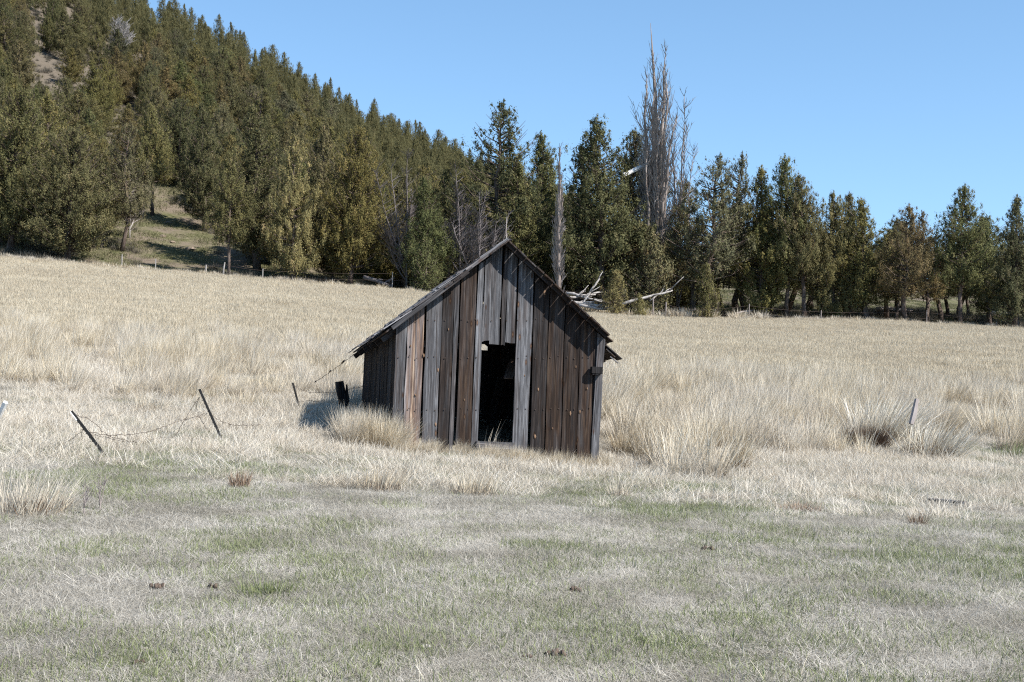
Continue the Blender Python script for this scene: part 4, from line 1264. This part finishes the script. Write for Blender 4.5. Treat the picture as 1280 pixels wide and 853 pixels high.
# grass growing at the foot of the front wall
xx = np.concatenate([gr.uniform(xl - .25, xr + .1, 120), gr.uniform(xl - .75, xl + .1, 60)]); yy = np.concatenate([gr.uniform(-.5, -.06, 120), gr.uniform(-.35, .6, 60)])
P = np.array([tuple(SH_M @ Vector((a, b, 0))) for a, b in zip(xx, yy)])
sc = np.concatenate([gr.uniform(.16, .38, 120), gr.uniform(.5, .85, 60)])
dx_, _ = fp(620, 500)
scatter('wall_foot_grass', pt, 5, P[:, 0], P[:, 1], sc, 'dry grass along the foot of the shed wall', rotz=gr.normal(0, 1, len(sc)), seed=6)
# the far field
pf_ = protos('field_grass', m_field, [dict(n=300, seed=80 + i, rad=.52, lmin=.14, lmax=.34, width=.010, lean=.4, leandir=(.15, 0), bend=.5, tint=(.62, .13)) for i in range(4)])
x, y = sample(12500, 27, 91.0, 2, .41)
k = (gr.random(len(x)) < sstep(26, 38, y)) & (y < edge_y(x) + .3)
x, y = x[k], y[k]
scatter('field_grass', pf_, 4, x, y, gr.uniform(.7, 1.2, len(x)) * (.85 + .3 * fbm(x, y, 6, 91)), 'even tan dry grass of the sloping far field', rotz=gr.normal(0, 1.2, len(x)), seed=7)
# rough grass at the wood edge
pe = protos('edge_grass', m_straw, [dict(n=120, seed=95 + i, rad=.3, lmin=.3, lmax=.8, width=.02, lean=.5, bend=.6, tint=(.45, .25), clump=True) for i in range(3)])
x = gr.uniform(-38, 38, 420); y = edge_y(x) + gr.normal(-.3, .7, 420)
scatter('edge_grass', pe, 3, x, y, gr.uniform(.5, 1.1, 420) * np.where((x > 3) & (x < 16), 1.35, .75), 'rough pale grass along the edge of the wood', seed=8)
# hillside ground cover
ph_ = protos('hill_grass', grass_material('hill_blades', [(0, (.07, .075, .03)), (.5, (.15, .15, .07)), (1, (.30, .26, .16))]), [dict(n=120, seed=110 + i, rad=.7, lmin=.08, lmax=.22, width=.022, lean=.7, bend=.5, tint=(.45, .25)) for i in range(3)])
x, y = sample(5200, 91, 150, 2, .41)
scatter('hill_grass', ph_, 3, x, y, gr.uniform(.7, 1.5, len(x)), 'sparse green brown ground cover below the junipers', seed=9)

# the far junipers of the hill
tcoll = bpy.data.collections.new('far_juniper_sources')
for kk in ('cone', 'column', 'broad', 'raised'):
    for vv in range(2):
        for tn in ('olive', 'yellow olive', 'green'):
            o = bpy.data.objects.new('far_juniper_crown', SP[kk][vv][1]); o.color = (*TONES[tn], 1); tcoll.objects.link(o)
fx_ = np.array([c[0] for c in HILLTREES]); fy_ = np.array([c[1] for c in HILLTREES]); fh_ = np.array([c[2] for c in HILLTREES])
scatter('far_junipers', tcoll, 24, fx_, fy_, fh_ / 10.0, 'mass of junipers covering the upper hillside up to the skyline', seed=15, zoff=-.2, tilt=0)

pb = protos('undergrowth', grass_material('undergrowth_twigs', [(0, (.05, .042, .033)), (.5, (.13, .115, .088)), (1, (.28, .25, .20))]), [dict(n=150, seed=140 + i, rad=.35, lmin=.2, lmax=.75, width=.016, lean=.7, bend=.4, tint=(.45, .25), clump=True) for i in range(3)])
x, y = sample(2600, 90.5, 118, 2, .41)
k = (gr.random(len(x)) < sstep(.35, .6, fbm(x, y, 4, 161))) & ~((x / y > -.262) & (x / y < -.21) & (y < 116))
x, y = x[k], y[k]
hx_ = gr.uniform(-.345, -.25, 700); hy_ = gr.uniform(135, 215, 700)
x = np.concatenate([x, hx_ * hy_]); y = np.concatenate([y, hy_])
scatter('undergrowth', pb, 3, x, y, gr.uniform(.5, 1.3, len(x)), 'dry brown brush and litter under the junipers', seed=10)

# ---- clumps one can point at
def tuft(name, px, py, Y, mats, label, n=260, rad=.16, lmin=.2, lmax=.6, lean=.35, leandir=(.1, 0), width=.006, tint=(.5, .2), group=None, cat='grass clump', sink=0, flat=0):
    """a clump of its own: dark dead core and pale blades"""
    p = at(px, py, Y); x = p.x; g = gz(x, Y)
    root = empty(name, (x, Y, g - sink))
    V, F, T = blades(n=n, seed=int(px * 13 + py), rad=rad, lmin=lmin, lmax=lmax, width=width, lean=lean, leandir=leandir, bend=.5, tint=tint, clump=True, flat=flat)
    link('blades', np_mesh('blades', V, F, T, mats[0]), root)['kind'] = 'stuff'
    V, F, T = blades(n=n // 2, seed=int(px * 17 + py), rad=rad * .9, lmin=lmin * .4, lmax=lmax * .42, width=width, lean=lean, leandir=(0, 0), bend=.5, tint=(.3, .2), clump=True)
    link('core', np_mesh('core', V, F, T, mats[1]), root)['kind'] = 'stuff'
    tag(root, label, cat, group)
TG = 'grass clumps standing out of the field'
def TY(px, py): return ground_Y(px, py)
tuft('grass_clump', 1100, 548, TY(1100, 553), (m_bright, m_brown), 'biggest feathery clump with a dark hollow base, right of the shed', 1000, .52, .45, 1.35, .55, (.42, .08), .010, (.58, .25), TG)
tuft('grass_clump', 1165, 575, TY(1168, 575), (m_bright, m_brown), 'tan stemmed clump right of the leaning post stub', 800, .46, .35, 1.05, .6, (.45, .05), .010, (.42, .25), TG)
tuft('grass_clump', 1082, 556, TY(1082, 562), (m_brown, m_brown), 'dark brown blades coloured for a shaded hollow at the left foot of the biggest clump', 1500, .34, .2, .58, .5, (0, 0), .009, (.1, .12), TG)  # dark blade colour stands in for the shade inside a hollow
tuft('grass_clump', 300, 612, TY(300, 611), (m_brown, m_brown), 'small reddish brown clump alone in the grass below the middle post', 160, .10, .12, .30, .3, (.1, 0), .006, (.6, .2), TG)
tuft('grass_clump', 1147, 655, TY(1147, 657), (m_brown, m_brown), 'small brown clump nearest the right side of the foreground', 130, .08, .08, .2, .45, (.1, 0), .005, (.6, .2), TG)
tuft('grass_clump', 1000, 637, TY(1000, 640), (m_brown, m_brown), 'flattened reddish clump below the small dark one', 260, .22, .08, .2, .9, (.1, 0), .005, (.65, .2), TG)
tuft('grass_clump', 1023, 610, TY(1023, 611), (m_brown, m_brown), 'small dark clump in the straw right of the shed', 120, .08, .06, .14, .5, (0, 0), .007, (.15, .1), TG)
tuft('grass_clump', 888, 622, TY(888, 626), (m_brown, m_brown), 'low rusty matted clump right of the shed in the foreground', 200, .2, .05, .13, 1.1, (.1, 0), .005, (.8, .2), TG)
tuft('grass_clump', 773, 618, TY(773, 622), (m_straw, m_brown), 'small pinkish clump in front of the right corner of the shed', 160, .12, .1, .28, .4, (.05, 0), .005, (.45, .2), TG)
tuft('grass_clump', 35, 620, TY(40, 640), (m_straw, m_brown), 'tall golden clump at the left edge of the foreground', 480, .38, .2, .55, .4, (.25, 0), .0055, (.7, .2), TG)
tuft('grass_clump', 333, 742, TY(333, 744), (m_green, m_green), 'bright green clump in the left foreground', 300, .20, .06, .15, .5, (0, 0), .005, (.45, .25), TG)
tuft('grass_clump', 480, 560, 20.7, (m_straw, m_brown), 'long thin stalks bending against the left corner of the shed', 70, .45, .5, .95, .22, (.25, 0), .006, (.75, .2), TG)
tuft('grass_clump', 425, 540, 22.6, (m_straw, m_brown), 'golden clump beside the dark stump left of the shed', 110, .85, .18, .50, .35, (.2, 0), .006, (.6, .2), TG)
p = SH_M @ Vector((fp(613, 553)[0], .12, 0))
tuft('grass_clump', *to_px(*p), p.y, (m_straw, m_straw), 'thin straw stalks growing inside the doorway', 16, .10, .45, .82, .25, (.22, 0), .007, (.7, .15), TG)
for px, py, lab in ((590, 612, 'wispy clump directly below the doorway'), (475, 605, 'faint pinkish clump below the left corner of the shed'), (60, 470, 'grey brown clump at the far left beyond the posts'), (185, 505, 'brown bent grass swath above the leaning posts'), (305, 500, 'dark based clump above the middle post'), (870, 520, 'brown based clump in the straw band right of the shed'), (945, 520, 'second brown based clump in the straw band, further right'), (800, 530, 'leaning pale clump directly right of the shed corner'), (1270, 565, 'dark green clump at the right edge of the photo')):
    tuft('grass_clump', px, py, TY(px, py + 8), (m_straw if px != 1270 else m_green, m_brown), lab, 260, .25 if py > 590 else .4, .15, .38 if py > 590 else .5, .5, (.15, 0), .006, (.5, .2), TG)
# long bright stalks in the near foreground
for px, py, lab in ((540, 850, 'few long bright stalks at the bottom edge left of centre'), (985, 850, 'crossing long bright stalks at the bottom edge right of centre')):
    tuft('grass_stalks', px, py, 6.7, (m_straw, m_pale), lab, 12, .16, .12, .26, .9, (.25, 0), .0035, (.85, .1), 'long stalks in the near foreground')
SOIL = plain('dark_soil', (.10, .074, .056), .98, 0, .5, 30)
for px, py, s, lab in ((195, 738, .032, 'small dark clod left of the green clump'), (265, 738, .03, 'tiny dark clod just left of the green clump'), (172, 833, .022, 'dark clod near the lower left corner'), (695, 822, .035, 'widest brown clod near the bottom, right of centre'), (660, 826, .018, 'small brown clod left of the widest brown one'), (533, 815, .018, 'grey stone like clod near the bottom, left of centre'), (885, 690, .035, 'brown clod in the right half of the foreground'), (720, 742, .035, 'dark clod in the middle of the foreground')):
    p = on_ground(px, py); r = random.Random(px); mb = MB()
    for k in range(6):
        q = Vector((r.uniform(-1.3, 1.3), r.uniform(-.8, .8), 0)) * s
        mb.tube([q, q + Vector((r.uniform(-.4, .4), r.uniform(-.4, .4), r.uniform(.5, 1.0))) * s], [s * r.uniform(.4, .7), s * r.uniform(.1, .3)], 6)
    o = mb.build('dirt_clod', SOIL if px != 533 else ROCK, None, True); o.location = p + Vector((0, 0, .012)); tag(o, lab, 'dirt clod', 'clods of earth in the foreground grass')
# dry twiggy weeds
for px, py, h, lab in ((125, 640, .34, 'dry twiggy weed left in the foreground'), (105, 645, .25, 'small dry weed beside the twiggy one')):
    Y = TY(px, py); p = at(px, py, Y)
    tb, tw = bare_tree(seed=int(px), H=h, stems=3, twigs=16, spread=.12, twig_len=.12, base_r=.004, thin=.0022, upward=.7, hmin=.2)
    root = empty('dry_weed', (p.x, Y, gz(p.x, Y))); tb.build('stem', TWIG, root); tw.build('twigs', TWIG, root)
    tag(root, lab, 'weed', 'dry weeds in the left foreground')
